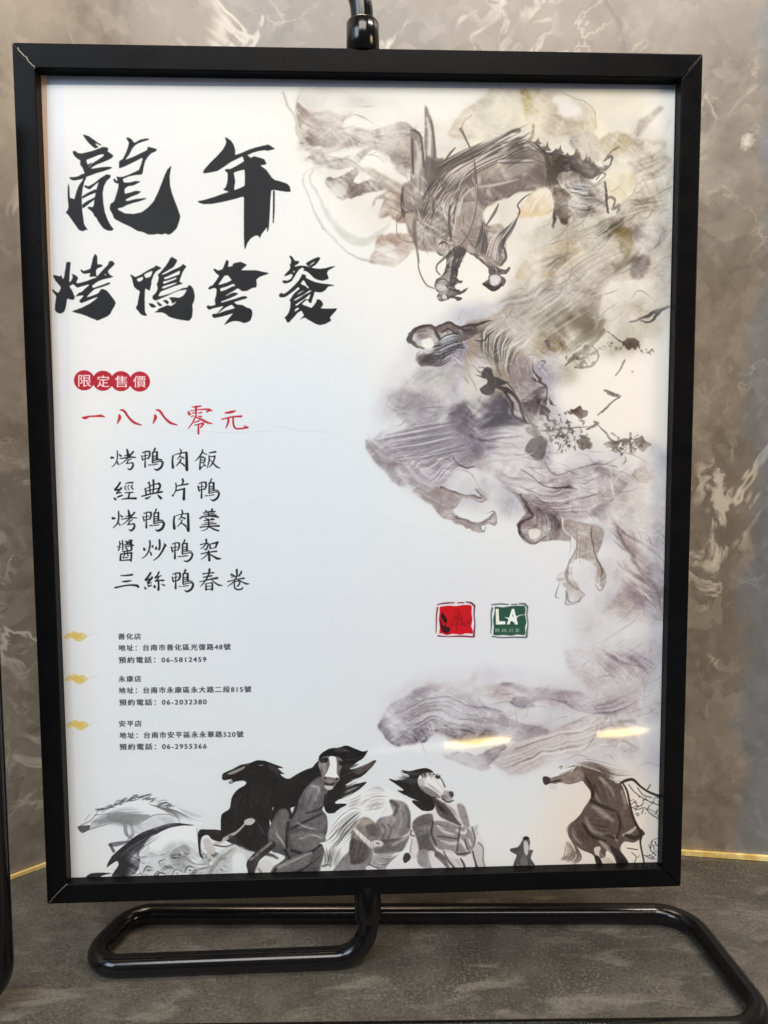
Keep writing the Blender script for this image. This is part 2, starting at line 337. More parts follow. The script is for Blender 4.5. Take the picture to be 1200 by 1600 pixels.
    P([(250,60),(275,55),(310,85),(350,150),(400,148),(435,155),(400,195),(345,225),(345,255),(400,240),(450,225),(540,235),(620,255),(700,275),(800,285),(900,270),(1000,245),(1100,235),(1020,275),(945,320),(925,360),(945,420),(960,465),(910,480),(860,502),(780,490),(700,455),(640,400),(580,345),(530,320),(480,335),(520,300),(490,262),(440,290),(400,340),(350,420),(300,500),(240,535),(170,550),(120,515),(150,490),(220,500),(290,460),(320,400),(290,370),(230,400),(150,430),(190,370),(250,310),(275,270),(260,210),(285,180),(285,120)],
      [[(310,350),(330,320),(355,310),(345,340),(325,358)]], o=o, k=k)
    P([(550,190),(580,165),(680,110),(770,75),(810,95),(770,160),(720,215),(640,265),(600,250),(570,225)], [[(600,235),(650,185),(720,140),(700,180),(640,225),(610,248)]], o=o, k=k)
    P([(480,375),(555,395),(545,445),(620,480),(720,520),(850,548),(960,560),(1090,580),(1010,595),(940,600),(890,670),(820,710),(740,700),(700,695),(690,750),(665,820),(640,905),(600,880),(590,840),(540,850),(470,920),(540,945),(650,985),(700,930),(740,870),(735,840),(780,828),(830,860),(858,920),(835,960),(800,995),(900,1000),(1000,1000),(1110,995),(1060,1050),(1010,1100),(970,1160),(1000,1210),(960,1230),(900,1270),(800,1300),(720,1275),(620,1215),(570,1190),(540,1160),(490,1170),(420,1225),(470,1160),(520,1120),(490,1070),(470,1030),(400,1070),(330,1150),(280,1200),(260,1240),(210,1245),(190,1190),(165,1160),(210,1120),(250,1060),(270,970),(275,880),(255,840),(280,810),(310,760),(360,700),(440,640),(415,610),(340,680),(260,740),(180,790),(100,795),(70,775),(75,745),(115,715),(140,745),(200,710),(280,640),(360,560),(420,490),(460,430)],
      [[(455,560),(490,495),(515,490),(560,570),(610,625),(580,645),(545,600),(500,575)], [(360,770),(420,715),(500,670),(540,655),(500,690),(430,730)], [(320,850),(400,800),(500,750),(590,690),(650,660),(640,690),(560,735),(470,790),(380,845),(330,860)], [(360,930),(430,880),(520,820),(590,760),(635,710),(625,770),(600,835),(540,830),(470,880),(390,945),(355,950)], [(350,1020),(390,985),(430,980),(430,1000),(380,1040),(350,1055)]], o=o, k=k)

K = {}   # running-hand characters: strokes of (x, y, width)
K['kao'] = [[(110,240,30),(150,240,16)],[(215,110,14),(222,180,18),(215,270,18),(185,350,15),(115,420,8)],[(258,180,14),(280,208,22),(300,205,10)],[(215,310,10),(230,350,20),(245,375,14)],[(400,90,18),(415,150,26),(415,200,26)],[(350,205,10),(440,185,16),(500,160,14)],[(520,130,24),(470,190,18),(400,270,15),(330,330,10),(270,365,6)],[(270,258,10),(380,240,16),(480,228,18),(560,235,12)],[(400,345,18),(425,290,16),(480,265,10)],[(385,355,12),(450,345,13),(505,340,18),(515,390,24),(490,440,24),(450,465,20),(412,443,8)]]
K['ya'] = [[(675,205,16),(695,290,18)],[(690,150,12),(760,125,15),(820,130,18)],[(820,130,24),(825,190,26),(800,255,20)],[(700,215,12),(780,200,12)],[(700,275,12),(800,255,14)],[(745,150,14),(742,260,16),(740,415,28)],[(925,72,24),(905,120,18),(875,150,14)],[(885,150,18),(880,330,18)],[(890,140,14),(965,135,16)],[(965,135,24),(965,260,26)],[(890,215,12),(960,205,12)],[(890,255,12),(960,245,12)],[(885,298,12),(1000,275,15),(1055,285,10)],[(885,340,12),(990,312,13),(1055,315,22),(1068,350,28),(1040,420,28),(990,460,28),(950,472,22),(908,450,8)],[(800,382,10),(850,376,15)],[(880,380,13),(920,370,12),(975,362,13)]]
K['rou'] = [[(125,205,20),(112,300,22),(122,425,32)],[(150,190,10),(250,160,13),(370,145,18)],[(380,150,30),(385,300,36),(388,470,38)],[(348,410,8),(372,455,24)],[(255,82,16),(275,120,22),(265,170,18),(235,230,15),(200,270,8)],[(250,215,12),(320,243,20)],[(270,270,20),(250,320,18),(185,395,10)],[(250,330,12),(300,355,18),(335,388,22)]]
K['fan'] = [[(680,95,20),(670,140,24),(620,220,20),(540,305,8)],[(690,150,16),(755,180,14)],[(640,215,14),(700,225,10)],[(640,250,20),(632,350,20),(628,455,30)],[(630,250,10),(700,240,13),(725,260,20),(715,320,18)],[(640,290,12),(710,285,10)],[(640,335,12),(715,325,13)],[(625,455,22),(680,400,12),(720,375,10)],[(690,350,12),(730,395,18)],[(810,150,13),(920,132,22)],[(800,200,13),(800,300,16),(765,435,8)],[(810,225,10),(900,215,18)],[(910,215,22),(890,300,20),(850,370,18),(800,425,8)],[(820,280,10),(880,350,20),(940,410,28),(1005,440,12)]]
K['jing'] = [[(270,135,24),(230,200,24),(175,265,26)],[(180,270,22),(260,260,20),(290,225,14)],[(300,240,20),(250,290,24),(205,335,24)],[(205,335,20),(290,325,16)],[(155,420,10),(185,445,28)],[(230,405,22),(310,375,20)],[(375,150,12),(440,135,22),(512,132,24)],[(380,190,14),(360,235,16),(390,275,14)],[(440,180,16),(415,225,16),(445,270,14)],[(500,180,16),(480,215,16),(512,255,18)],[(365,325,16),(510,315,22)],[(450,330,20),(430,420,22)],[(300,445,10),(420,430,20),(565,428,28)]]
K['dian'] = [[(740,245,18),(765,370,22)],[(790,150,10),(820,140,20),(835,340,18)],[(895,90,28),(900,200,22),(890,330,18)],[(760,250,10),(880,180,16),(1000,150,18)],[(1000,150,28),(1022,200,26),(975,310,22)],[(770,290,11),(880,265,13),(990,240,11)],[(680,390,16),(850,345,18),(1060,305,22)],[(840,390,12),(790,420,24),(750,428,26)],[(980,365,12),(1010,400,28),(1038,428,30)]]
K['pian'] = [[(235,145,18),(245,200,20),(235,280,16),(200,350,14),(178,380,28)],[(365,75,28),(375,120,22),(345,180,14)],[(255,200,12),(350,180,15),(460,160,20)],[(240,285,15),(340,260,15),(395,250,18)],[(395,250,26),(388,350,30),(385,445,34)]]
K['geng'] = [[(740,98,26),(770,130,16)],[(860,72,26),(840,120,22)],[(690,135,10),(800,120,15),(910,115,18)],[(700,165,8),(890,150,14)],[(650,208,8),(800,190,13),(930,180,18)],[(790,110,14),(800,200,18)],[(630,243,20),(700,215,10),(850,205,14),(970,217,24)],[(730,235,12),(770,260,18)],[(860,240,18),(830,265,14)],[(700,285,10),(890,260,18)],[(710,325,10),(870,310,12)],[(790,250,18),(800,400,22)],[(670,360,10),(930,335,18)],[(635,405,18),(800,388,16),(985,380,26)],[(790,400,20),(740,450,14),(650,475,7)],[(810,395,14),(880,440,24),(980,475,24)]]
K['jiang'] = [[(200,130,16),(205,190,22)],[(260,120,18),(265,290,18)],[(170,240,16),(210,215,14)],[(210,240,16),(180,298,18)],[(205,180,10),(255,170,10)],[(380,110,14),(430,118,26),(330,170,18)],[(320,130,18),(410,160,18)],[(290,195,14),(380,185,20),(465,205,20)],[(300,225,12),(440,215,12)],[(420,150,20),(425,290,22)],[(320,250,18),(352,290,18)],[(250,322,10),(400,305,20)],[(225,370,18),(215,485,22)],[(230,370,12),(430,348,20)],[(430,345,26),(425,420,28),(415,500,28)],[(220,487,13),(410,475,18)],[(290,330,20),(290,390,16),(260,430,10)],[(350,325,20),(350,395,13),(390,400,10)],[(270,440,12),(360,430,12)]]
K['chao'] = [[(765,120,22),(770,200,24),(740,320,20),(690,400,16),(615,455,7)],[(658,255,18),(668,282,34)],[(822,208,14),(815,235,28)],[(770,320,12),(790,350,26),(798,388,24)],[(950,105,26),(955,200,28),(945,285,22),(920,270,8)],[(890,235,12),(885,268,26)],[(1040,180,18),(1065,208,26)],[(1045,230,26),(1000,320,22),(930,420,18),(840,490,8)]]
K['jia'] = [[(640,195,18),(720,175,15),(780,175,24),(770,240,24),(738,292,20),(705,270,8)],[(745,100,26),(745,160,18),(700,230,13),(645,270,8)],[(820,190,16),(825,265,20)],[(820,180,12),(960,148,26)],[(955,150,26),(925,235,20)],[(830,265,11),(930,245,14)],[(650,365,14),(760,340,16),(940,315,20)],[(790,310,20),(800,400,28),(805,485,32)],[(780,350,18),(720,420,15),(650,470,8)],[(820,370,14),(900,420,22),(960,452,28),(1020,450,12)]]
K['san'] = [[(215,197,10),(320,195,22),(435,180,28)],[(255,305,14),(330,303,26),(415,290,16)],[(115,425,24),(250,395,20),(400,375,22),(520,385,32),(550,410,30)]]
K['si'] = [[(785,150,26),(740,220,26),(690,280,26)],[(700,285,24),(790,250,18),(810,220,16)],[(815,230,22),(770,290,22),(730,325,22)],[(735,345,24),(800,330,14)],[(665,410,10),(688,438,30)],[(745,400,22),(800,380,20)],[(730,350,10),(745,405,12)],[(940,130,22),(910,190,20),(870,235,22)],[(875,240,18),(940,210,15),(985,195,10)],[(940,230,15),(890,290,18)],[(870,300,18),(960,285,18),(1025,285,22)],[(930,300,26),(935,380,24),(930,460,34)],[(855,385,18),(858,408,30)],[(990,360,12),(1045,380,26)]]
K['chun'] = [[(205,165,18),(300,150,15),(405,145,20)],[(210,230,13),(370,200,18)],[(135,318,8),(300,275,15),(470,243,26)],[(330,82,28),(320,150,22),(280,250,18),(220,340,15),(160,400,8)],[(370,280,12),(440,340,22),(500,372,26),(565,380,10)],[(260,360,18),(262,462,28)],[(260,350,10),(370,330,15)],[(382,335,24),(382,400,26),(378,460,32)],[(280,400,10),(360,390,10)],[(270,458,10),(370,447,14)]]
K['juan'] = [[(738,178,26),(790,195,15)],[(925,115,16),(920,150,24),(880,190,13)],[(740,225,13),(900,200,15)],[(670,310,18),(820,270,15),(975,247,28)],[(840,92,30),(840,200,20),(800,290,17),(740,350,13),(665,400,6)],[(860,270,13),(950,320,18),(1020,350,26),(1070,350,10)],[(800,310,10),(890,300,17),(885,360,20),(850,400,15)],[(795,320,20),(800,420,22),(840,455,22),(910,455,22),(950,432,20),(945,410,8)]]

def brush(name, o, k=1 / 12, col=(.065, .06, .062), f=1.42):
    for s in K[name]:
        P = np.asarray(s, float)
        P[:, 2] *= f * (1 + .12 * rng.randn())
        stroke(P + np.r_[rng.randn(2) * 1.5, 0], None, col, .95, 0, o, k, 6)

def menu_letters():
    brush('kao', (165, 695)); brush('ya', (165, 695)); brush('rou', (260, 695)); brush('fan', (260, 695))
    brush('jing', (165, 743)); brush('dian', (165, 743)); brush('pian', (255, 743)); brush('ya', (253.3, 743))
    brush('kao', (167.1, 790)); brush('ya', (167.1, 789.8)); brush('rou', (262.2, 790)); brush('geng', (260, 790))
    brush('jiang', (170, 835)); brush('chao', (170, 835)); brush('ya', (211.6, 837.9)); brush('jia', (260, 835))
    brush('san', (170, 883)); brush('si', (170, 883)); brush('ya', (212.7, 884.8)); brush('chun', (300, 883)); brush('juan', (300, 883))

RED = (.72, .10, .15)
def price_letters():
    for cx, cy in ((131.7, 594.3), (160.9, 595), (189.1, 595.6), (218.3, 596.2)):
        t = np.linspace(0, 2 * math.pi, 40, endpoint=False)
        poly(np.c_[cx + 16.1 * np.cos(t), cy + 15.7 * np.sin(t)], (.70, .11, .18), 1, 0, False)
    for ch, x0, x1, y in (('限', 122.3, 142.4, 604.3), ('定', 151.6, 170.8, 605), ('售', 179.5, 199, 605.2), ('價', 208, 227.6, 605.4)):
        printed(ch, (x0, y), (x1, y), 18.5, (.99, .93, .90), 1, 1, .5)
    S = lambda s, o, k: stroke(s, None, RED, .95, 0, o, k, 7)
    o = (120, 630); k = 1 / 8
    S([(65,180,10),(105,183,36),(160,165,20),(240,162,22),(300,158,30),(350,172,10)], o, k)
    for dx in (0, 447):
        S([(530 + dx,150,22),(536 + dx,180,38),(508 + dx,250,14)], o, k)
        S([(545 + dx,85,16),(590 + dx,97,28),(650 + dx,180,26),(720 + dx,243,30),(805 + dx,272,14)], o, k)
    o = (270, 625); k = 130 / 1200
    for s in ([(280,102,12),(340,95,24),(405,88,20)],[(335,100,34),(335,230,22)],[(222,175,24),(240,205,38)],[(240,160,10),(370,140,14),(500,135,26),(560,155,22)],[(530,140,34),(490,175,16)],
              [(275,192,10),(308,182,18)],[(262,242,10),(292,230,18)],[(370,190,14),(415,180,20)],[(370,235,12),(410,240,24)],[(325,240,22),(290,320,20),(225,410,12)],
              [(330,245,14),(430,290,32),(500,325,28),(565,340,14)],[(310,325,14),(380,300,20)],[(315,365,14),(380,348,18),(440,340,28),(400,400,18)],[(370,360,22),(370,485,28)],
              [(760,187,22),(840,175,36),(900,158,20)],[(710,278,18),(850,245,22),(990,235,28)],[(800,265,28),(800,320,30),(765,408,12)],[(870,260,26),(875,350,26),(905,408,26),(980,413,24),(1080,395,28)],[(1030,370,14),(1060,395,26)]):
        S(s, o, k)

def shop_lines():
    c = (.12, .12, .14)
    L = [('善化店', 184.7, 219.9, 999.3, 9.5), ('地址：台南市善化區光復路48號', 184.9, 359.9, 1017.2, 9.8), ('預約電話：06-5812459', 185.2, 322.0, 1036.3, 9.8),
         ('永康店', 185.2, 220.1, 1065.6, 9.5), ('地址：台南市永康區永大路二段815號', 185.3, 392.1, 1083.8, 9.8), ('預約電話：06-2032380', 186.0, 322.5, 1102.6, 9.8),
         ('安平店', 186.0, 220.7, 1135.6, 9.5), ('地址：台南市安平區永永華路520號', 186.6, 379.9, 1154.0, 9.8), ('預約電話：06-2955366', 186.5, 322.5, 1171.9, 9.8)]
    for t, x0, x1, y, h in L:
        printed(t, (x0, y), (x1, y - (x1 - x0) * .011), h, c, .95, 1.22, .75)
    for y in (0, 66.5, 138.5):                     # small gold cloud marks
        x = y * .02
        poly([(101+x,995+y),(105+x,990+y),(112+x,987+y),(117+x,986+y),(121+x,989+y),(127+x,988+y),(132+x,991+y),(135+x,994+y),(131+x,999+y),(124+x,1002+y),(118+x,1001+y),(112+x,997+y),(104+x,999+y)], (.90, .80, .45), .75, .9)
        poly([(110+x,993+y),(118+x,990+y),(127+x,993+y),(129+x,997+y),(122+x,999+y),(116+x,997+y)], (.88, .73, .28), .6, .6)
        stroke([(113+x,988+y,.7),(121+x,991+y,1.0),(130+x,990+y,.8),(134+x,994+y,.7),(126+x,1001+y,1.0),(117+x,1001+y,.8)], None, (.72, .62, .38), .6)
        stroke([(101+x,996+y,.8),(107+x,991+y,1.0),(113+x,995+y,.8),(119+x,999+y,.7)], None, (.70, .62, .42), .6)
        stroke([(130+x,999+y,1.0),(138+x,993+y,.9),(147+x,990.5+y,.7),(156+x,991+y,.4)], None, (.70, .70, .64), .55)

def seals():
    o = (660, 920); k = 190 / 1200
    F = lambda p, c, h=(), a=1.0, s=0: poly(p, c, a, s, False, h, .25, o=o, k=k)
    RD = (.80, .03, .10); BR = (.46, .10, .18)
    F([(172,178),(260,165),(330,172),(400,160),(470,158),(488,172),(486,240),(495,300),(482,370),(500,420),(496,445),(430,440),(380,455),(300,445),(240,460),(185,440),(165,445),(172,380),(162,300),(170,240)], RD)
    for s in ([(148,155,10),(230,142,16),(312,138,12)], [(350,138,12),(410,138,12)], [(430,130,10),(480,140,20),(512,165,20)], [(515,165,18),(510,250,14),(518,340,12),(512,420,18),(508,470,22)],
              [(150,185,16),(140,260,14),(138,340,12),(134,435,8)], [(155,465,16),(250,472,10),(370,468,16),(500,475,16)]):
        stroke(s, None, BR, .9, 0, o, k)
    BK = (.10, .03, .03)
    F([(200,232),(225,275),(245,300),(240,340),(215,330),(195,300),(180,270)], BK, a=.95)
    F([(175,290),(195,350),(215,375),(235,350),(240,385),(262,375),(275,400),(262,435),(225,440),(195,420),(178,370)], BK, a=.95)
    stroke([(190,400),(215,395),(240,415)], 6, RD, .9, 0, o, k)
    DR = (.50, .02, .05)
    for s in ([(275,380),(300,330),(325,260),(335,320),(340,400)], [(350,200),(352,260),(350,330)], [(290,360),(350,345),(430,370)], [(345,290),(400,330),(385,360)], [(390,280),(390,330),(430,350)], [(430,300),(455,330),(480,350)], [(440,350),(470,320),(485,300)], [(370,240),(380,300)]):
        stroke(s, 9, DR, .8, 0, o, k)
    GR = (.17, .33, .25); G2 = (.22, .28, .30)
    F([(715,178),(800,185),(870,172),(950,168),(1010,170),(1018,200),(1012,260),(1028,330),(1012,380),(1018,440),(1005,456),(930,450),(880,462),(800,455),(730,460),(698,455),(705,380),(697,300),(712,240)], GR)
    for s in ([(685,158,12),(770,150,14),(845,155,12)], [(880,155,12),(935,155,12)], [(955,148,12),(1010,152,20),(1035,180,18)], [(1038,180,16),(1030,260,12),(1042,340,12),(1032,420,16),(1028,475,20)],
              [(690,190,18),(678,260,14),(682,340,14),(675,440,8)], [(690,470,14),(780,482,12),(900,478,14),(1020,480,16)]):
        stroke(s, None, G2, .85, 0, o, k)
    stroke([(1045,190),(1040,330),(1048,460)], 5, (.72, .68, .48), .5, 0, o, k)
    WH = (.96, .97, .95)
    F([(722,198),(752,198),(756,320),(820,322),(820,352),(726,354)], WH)
    stroke([(738,200),(740,345)], 8, (.93, .90, .68), .8, 0, o, k)
    F([(885,198),(905,198),(942,352),(912,352),(906,318),(872,318),(862,352),(834,352)], WH, [[(893,245),(902,290),(880,290)]])
    F([(805,280),(868,285),(888,262),(900,282),(952,262),(925,300),(905,312),(912,340),(880,318),(845,335),(858,305)], WH)
    stroke([(925,285,10),(960,262,8),(1010,255,5)], None, WH, .9, 0, o, k)
    x = 720
    for ch in '時尚川菜':
        printed(ch, (660 + x * k, 920 + 431 * k), (660 + (x + 42) * k, 920 + 430 * k), 40 * k, (.80, .86, .82), .85, 1, .25)
        x += 65
# ------------------------------------------------------------------ ink wash picture: dragon in smoke, running horses
def wash():
    n = fbm(CH, CW, 320, 3, 3)[..., None]
    CAN[:] = np.array([.935, .925, .905]) + (n - .5) * np.array([.03, .022, .012])
    CAN[:] -= (NF[..., None] - .5) * .012
    poly([(70,120),(98,120),(132,1390),(95,1390)], (.90,.90,.93), .55, 1.5, False)
    poly([(430,100),(1070,100),(1070,700),(960,760),(760,500),(520,300)], (.955,.925,.86), .55, 40)  # warm light over the top right, painted in as a cream tint
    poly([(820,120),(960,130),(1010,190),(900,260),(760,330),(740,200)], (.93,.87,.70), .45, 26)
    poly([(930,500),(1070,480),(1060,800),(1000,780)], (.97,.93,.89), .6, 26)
    poly([(330,560),(560,520),(640,700),(900,900),(1040,960),(1040,1200),(560,1330),(150,1330),(120,1000),(130,760)], (.875,.90,.92), .7, 120)  # bluish centre: grey mist of the print plus cool light painted in
    poly([(420,600),(560,640),(600,900),(560,1080),(380,1080),(330,800)], (.86,.895,.92), .5, 90)
    poly([(560,900),(1060,860),(1060,1200),(620,1200)], (.895,.885,.905), .45, 60)
    poly([(880,1210),(1060,1190),(1060,1380),(860,1380)], (.95,.87,.78), .55, 44)  # peach glow of warm light at the lower right, painted into the print
    poly([(330,600),(560,640),(540,900),(280,900),(200,760)], (.885,.91,.925), .5, 60)
    stroke([(280,672,1.0),(360,676,1.6),(430,674,1.2),(500,680,1.4),(560,690,.6)], None, (.80,.81,.84), .42)  # shade along the sheet's crease, painted as thin grey lines
    stroke([(100,655,.8),(200,668,1.4),(300,671,1.0)], None, (.83,.84,.86), .22)

def dragon():
    D = (.40, .355, .335); DD = (.27, .24, .235); M_ = (.60, .55, .52); L = (.76, .72, .685); LL = (.85, .82, .79)
    OL = (.66, .61, .49); W = (.95, .93, .89)
    V = (.66, .62, .65); VD = (.46, .43, .47)
    tx = dict(tex=NS, tamp=.8, wet=.9, rg=1.3)
    UW = dict(tex=NZ, tamp=.9, wet=.35, rg=2.0)
    poly([(470,150),(560,135),(660,190),(760,160),(840,130),(960,150),(1050,230),(1060,420),(1040,520),(980,560),(900,520),(840,480),(800,420),(760,330),(640,330),(600,380),(560,330),(500,250)], (.865,.835,.785), .55, 22, **UW)
    poly([(830,360),(930,330),(1060,330),(1060,470),(980,560),(930,560),(900,600),(820,600),(760,520),(800,430)], (.77,.735,.675), .60, 14, **UW)
    poly([(640,540),(720,480),(800,470),(870,560),(880,640),(930,690),(1040,700),(1060,860),(1060,1000),(980,1080),(900,1000),(960,900),(880,820),(760,800),(640,760),(580,700),(590,620)], (.80,.785,.80), .60, 16, **UW)
    poly([(700,540),(800,520),(860,600),(850,690),(760,720),(680,690),(650,620)], (.70,.68,.695), .55, 12, **UW)
    poly([(900,900),(1060,860),(1060,1190),(940,1210),(800,1160),(760,1090),(880,1060)], (.83,.81,.82), .55, 18, **UW)
    poly([(610,1080),(760,1040),(900,1070),(1000,1090),(960,1180),(800,1200),(700,1150),(620,1150)], (.82,.81,.825), .50, 16, **UW)
    # ---- upper left whorl of smoke  (frame 430,120)
    o, k = (430, 120), .21667
    q = dict(o=o, k=k)
    poly([(150,130),(215,60),(420,60),(560,110),(640,130),(600,190),(440,225),(250,215),(200,190),(160,260)], LL, .35, 3, tex=NZ, tamp=.5, **q)
    poly([(150,210),(230,225),(400,232),(560,235),(480,310),(520,340),(700,350),(850,330),(1000,350),(1010,600),(900,640),(700,510),(560,480),(300,490),(190,400),(150,300)], (.74,.69,.645), .85, 2.5, **q, **tx)
    poly([(190,420),(420,400),(640,430),(860,520),(980,560),(980,640),(820,560),(650,500),(450,520),(330,600),(220,560)], (.62,.57,.53), .55, 3, **q, **tx)
    poly([(500,300),(700,290),(880,330),(840,345),(700,345),(490,350)], W, .8, 2, **q)
    poly([(370,230),(700,190),(900,240),(960,300),(700,290),(520,270)], (.93,.92,.87), .7, 3, **q)
    poly([(350,510),(600,480),(680,500),(560,545),(420,560)], W, .7, 3, **q)
    poly([(700,520),(850,540),(880,620),(800,650),(640,640),(620,570)], W, .75, 4, **q)
    poly([(250,560),(380,590),(560,530),(700,500),(560,610),(380,640),(270,620),(200,560)], M_, .55, 3, **q, **tx)
    poly([(540,600),(640,640),(780,700),(900,760),(980,760),(980,900),(860,850),(740,790),(600,720)], (.68,.63,.58), .75, 3, **q, **tx)
    poly([(850,530),(980,520),(990,700),(900,690)], (.64,.59,.55), .7, 3, **q, **tx)
    # curl with an eye-like bulb
    poly([(385,780),(400,720),(470,695),(520,665),(560,635),(585,660),(575,710),(560,745),(600,750),(680,745),(760,770),(780,800),(640,815),(540,830),(485,852),(420,830)], (.58,.53,.50), .8, 1.0, **q, **tx)
    poly([(425,770),(470,750),(510,780),(480,830),(430,815)], (.86,.83,.78), .7, 2, **q)
    poly([(560,735),(600,670),(650,700),(690,730),(620,750)], W, .8, 1.5, **q)
    # big looping ring
    stroke([(40,140,14),(70,230,18),(130,290,18),(170,400,24),(240,480,30)], None, (.80,.785,.73), .7, 1, **q)
    stroke([(210,90,16),(150,200,14),(150,300,16),(190,400,14)], None, (.82,.81,.75), .6, 1, **q)
    stroke([(450,600,16),(300,690,20),(285,800,20),(340,920,24),(420,1020,46),(530,1120,70),(680,1160,60),(820,1060,16)], None, (.84,.835,.80), .75, 1.5, **q)
    stroke([(330,640,12),(235,720,12),(225,820,12),(280,960,12),(380,1090,14),(540,1240,16),(700,1320,26),(860,1330,30)], None, (.82,.815,.78), .65, 1, **q)
    stroke([(300,690),(290,790),(345,920),(430,1040),(540,1130)], 5, (.70,.68,.64), .6, .5, **q)
    stroke([(232,720),(228,830),(290,980),(390,1110),(560,1260),(700,1330)], 5, (.70,.68,.64), .5, .5, **q)
    poly([(760,1140),(860,1120),(960,1160),(1010,1230),(960,1300),(860,1350),(740,1340),(680,1320),(740,1220)], (.76,.69,.64), .8, 2, **q, **tx)
    poly([(740,1000),(780,880),(780,820),(860,820),(960,880),(960,1020),(880,1060),(820,1000)], (.70,.63,.575), .85, 1.6, **q, **tx)
    poly([(690,900),(720,850),(790,830),(780,870),(730,870),(710,900)], M_, .6, .8, **q)
    for _ in range(26):
        x = rng.uniform(200, 900); y = 420 + rng.randn() * 70
        stroke([(x, y), (x + 110, y - 12 + rng.randn() * 14), (x + 230, y + 30 + rng.randn() * 20)], rng.uniform(4, 11), rng.choice([.52, .66, .92]), rng.uniform(.15, .4), .6, taper=True, **q)
    # ---- smoke above the neck  (frame 790,120)
    o, k = (790, 120), .225
    q = dict(o=o, k=k)
    poly([(-420,420),(-330,250),(-160,130),(-60,40),(120,60),(200,60),(420,80),(560,170),(640,240),(650,320),(600,400),(520,420),(330,460),(120,430),(-150,440)], (.84,.80,.73), .75, 4, **q, **tx)
    poly([(130,40),(220,60),(340,120),(385,200),(380,260),(520,300),(640,280),(640,360),(560,420),(400,400),(200,330),(150,240)], (.78,.73,.64), .75, 3, **q, **tx)
    poly([(135,60),(190,90),(200,190),(260,230),(160,250),(140,160)], (.70,.63,.44), .75, 2.5, **q, **tx)
    poly([(340,130),(430,110),(520,190),(540,240),(440,280),(390,230)], (.93,.90,.84), .8, 4, **q)
    poly([(480,420),(600,380),(640,450),(640,560),(560,600),(480,520)], (.70,.665,.62), .8, 3, **q, **tx)
    stroke([(420,95,5),(560,160,6),(640,240,7),(650,310,8),(620,370,6)], None, (.66,.59,.47), .7, .6, **q)
    stroke([(-30,60,8),(40,130,10),(60,220,14),(0,300,20)], None, (.93,.90,.84), .6, 3, **q)
    # right-hand smoke folds
    poly([(620,480),(700,440),(800,415),(880,420),(980,300),(1060,235),(1075,260),(1000,340),(930,430),(1060,440),(1130,340),(1140,370),(1090,500),(1150,560),(1160,760),(1150,1000),(1060,1180),(1000,1378),(560,1378),(420,1160),(620,1000),(860,920),(700,760),(660,640)], (.77,.73,.675), .88, 3, **q, **tx)
    poly([(700,660),(840,640),(900,760),(880,860),(760,880),(700,780)], (.87,.82,.70), .7, 5, **q)
    poly([(640,460),(760,420),(860,430),(900,480),(780,540),(700,560)], (.76,.70,.57), .6, 4, **q, **tx)
    poly([(930,330),(1060,235),(1075,260),(930,420)], (.74,.70,.66), .55, 2, **q)
    poly([(860,1060),(1000,1000),(1120,1020),(1080,1140),(1000,1220),(1000,1300),(900,1378),(860,1300),(900,1180)], (.66,.62,.60), .8, 4, **q, **tx)
    poly([(90,1378),(110,1290),(200,1190),(330,1140),(480,1140),(560,1240),(520,1378)], (.80,.74,.65), .9, 1.6, **q, **tx)
    for A, B, n, w, c, a in (([(700,1000),(900,860),(1160,760)], [(800,1060),(1000,930),(1170,900)], 16, 9, .60, .45),
                             ([(860,600),(1000,540),(1150,420)], [(900,780),(1040,700),(1160,600)], 14, 9, .66, .4),
                             ([(480,1060),(700,990),(860,900)], [(560,1240),(760,1060),(900,940)], 16, 10, .50, .5),
                             ([(120,1340),(260,1250),(520,1180)], [(300,1378),(460,1260),(640,1140)], 18, 9, .55, .45),
                             ([(600,1378),(760,1280),(900,1160)], [(760,1378),(900,1280),(1010,1160)], 18, 10, .50, .5)):
        strands(A, B, n, w, (c, c * .94, c * .84), a, .05, .8, colj=.06, **q)
    poly([(740,1060),(840,1040),(860,1120),(880,1170),(830,1240),(780,1200),(760,1150)], (.60,.55,.42), .6, 3, **q, **tx)
    poly([(640,1340),(700,1290),(760,1260),(790,1340),(720,1378),(660,1378)], (.48,.43,.34), .6, 3, **q, **tx)
    poly([(860,1300),(930,1230),(1000,1260),(980,1378),(880,1378)], (.48,.43,.40), .6, 3, **q, **tx)
    stroke([(700,620,10),(720,560,14),(660,570,8),(790,500,5)], None, DD, .8, .3, **q)
    stroke([(540,620,8),(620,640,10),(690,620,12),(730,570,10)], None, DD, .75, .3, **q)
    # neck, dark with spiny ridge
    poly([(-330,600),(-200,520),(-60,470),(60,430),(130,415),(170,430),(210,440),(270,460),(290,452),(300,500),(330,520),(360,510),(380,478),(390,510),(420,545),(470,550),(490,500),(500,555),(545,575),(555,550),(570,600),(620,615),(700,600),(690,640),(620,680),(560,690),(480,660),(420,650),(375,680),(380,740),(430,800),(460,850),(450,930),(490,1000),(460,960),(440,1010),(400,1020),(380,960),(330,1040),(360,940),(370,880),(330,800),(230,760),(100,780),(-60,840),(-300,900),(-420,760)], D, .82, .8, **q, **tx)
    poly([(200,600),(300,560),(420,560),(400,660),(380,740),(300,780),(220,740)], (.40,.35,.27), .5, 5, **q)
    poly([(360,780),(430,800),(460,850),(450,930),(430,1010),(390,1000),(375,880)], (.42,.37,.31), .6, 2, **q)
    poly([(470,560),(560,580),(640,620),(600,690),(500,670)], (.36,.32,.29), .5, 2.5, **q)
    stroke([(620,700,10),(660,660,12),(690,690,10),(640,725,8)], None, DD, .7, .3, **q)
    # mouth folds of second ridge
    poly([(380,690),(430,650),(520,670),(600,720),(700,740),(710,820),(700,930),(600,960),(490,970),(450,880),(440,800)], (.64,.60,.56), .8, 2, **q, **tx)
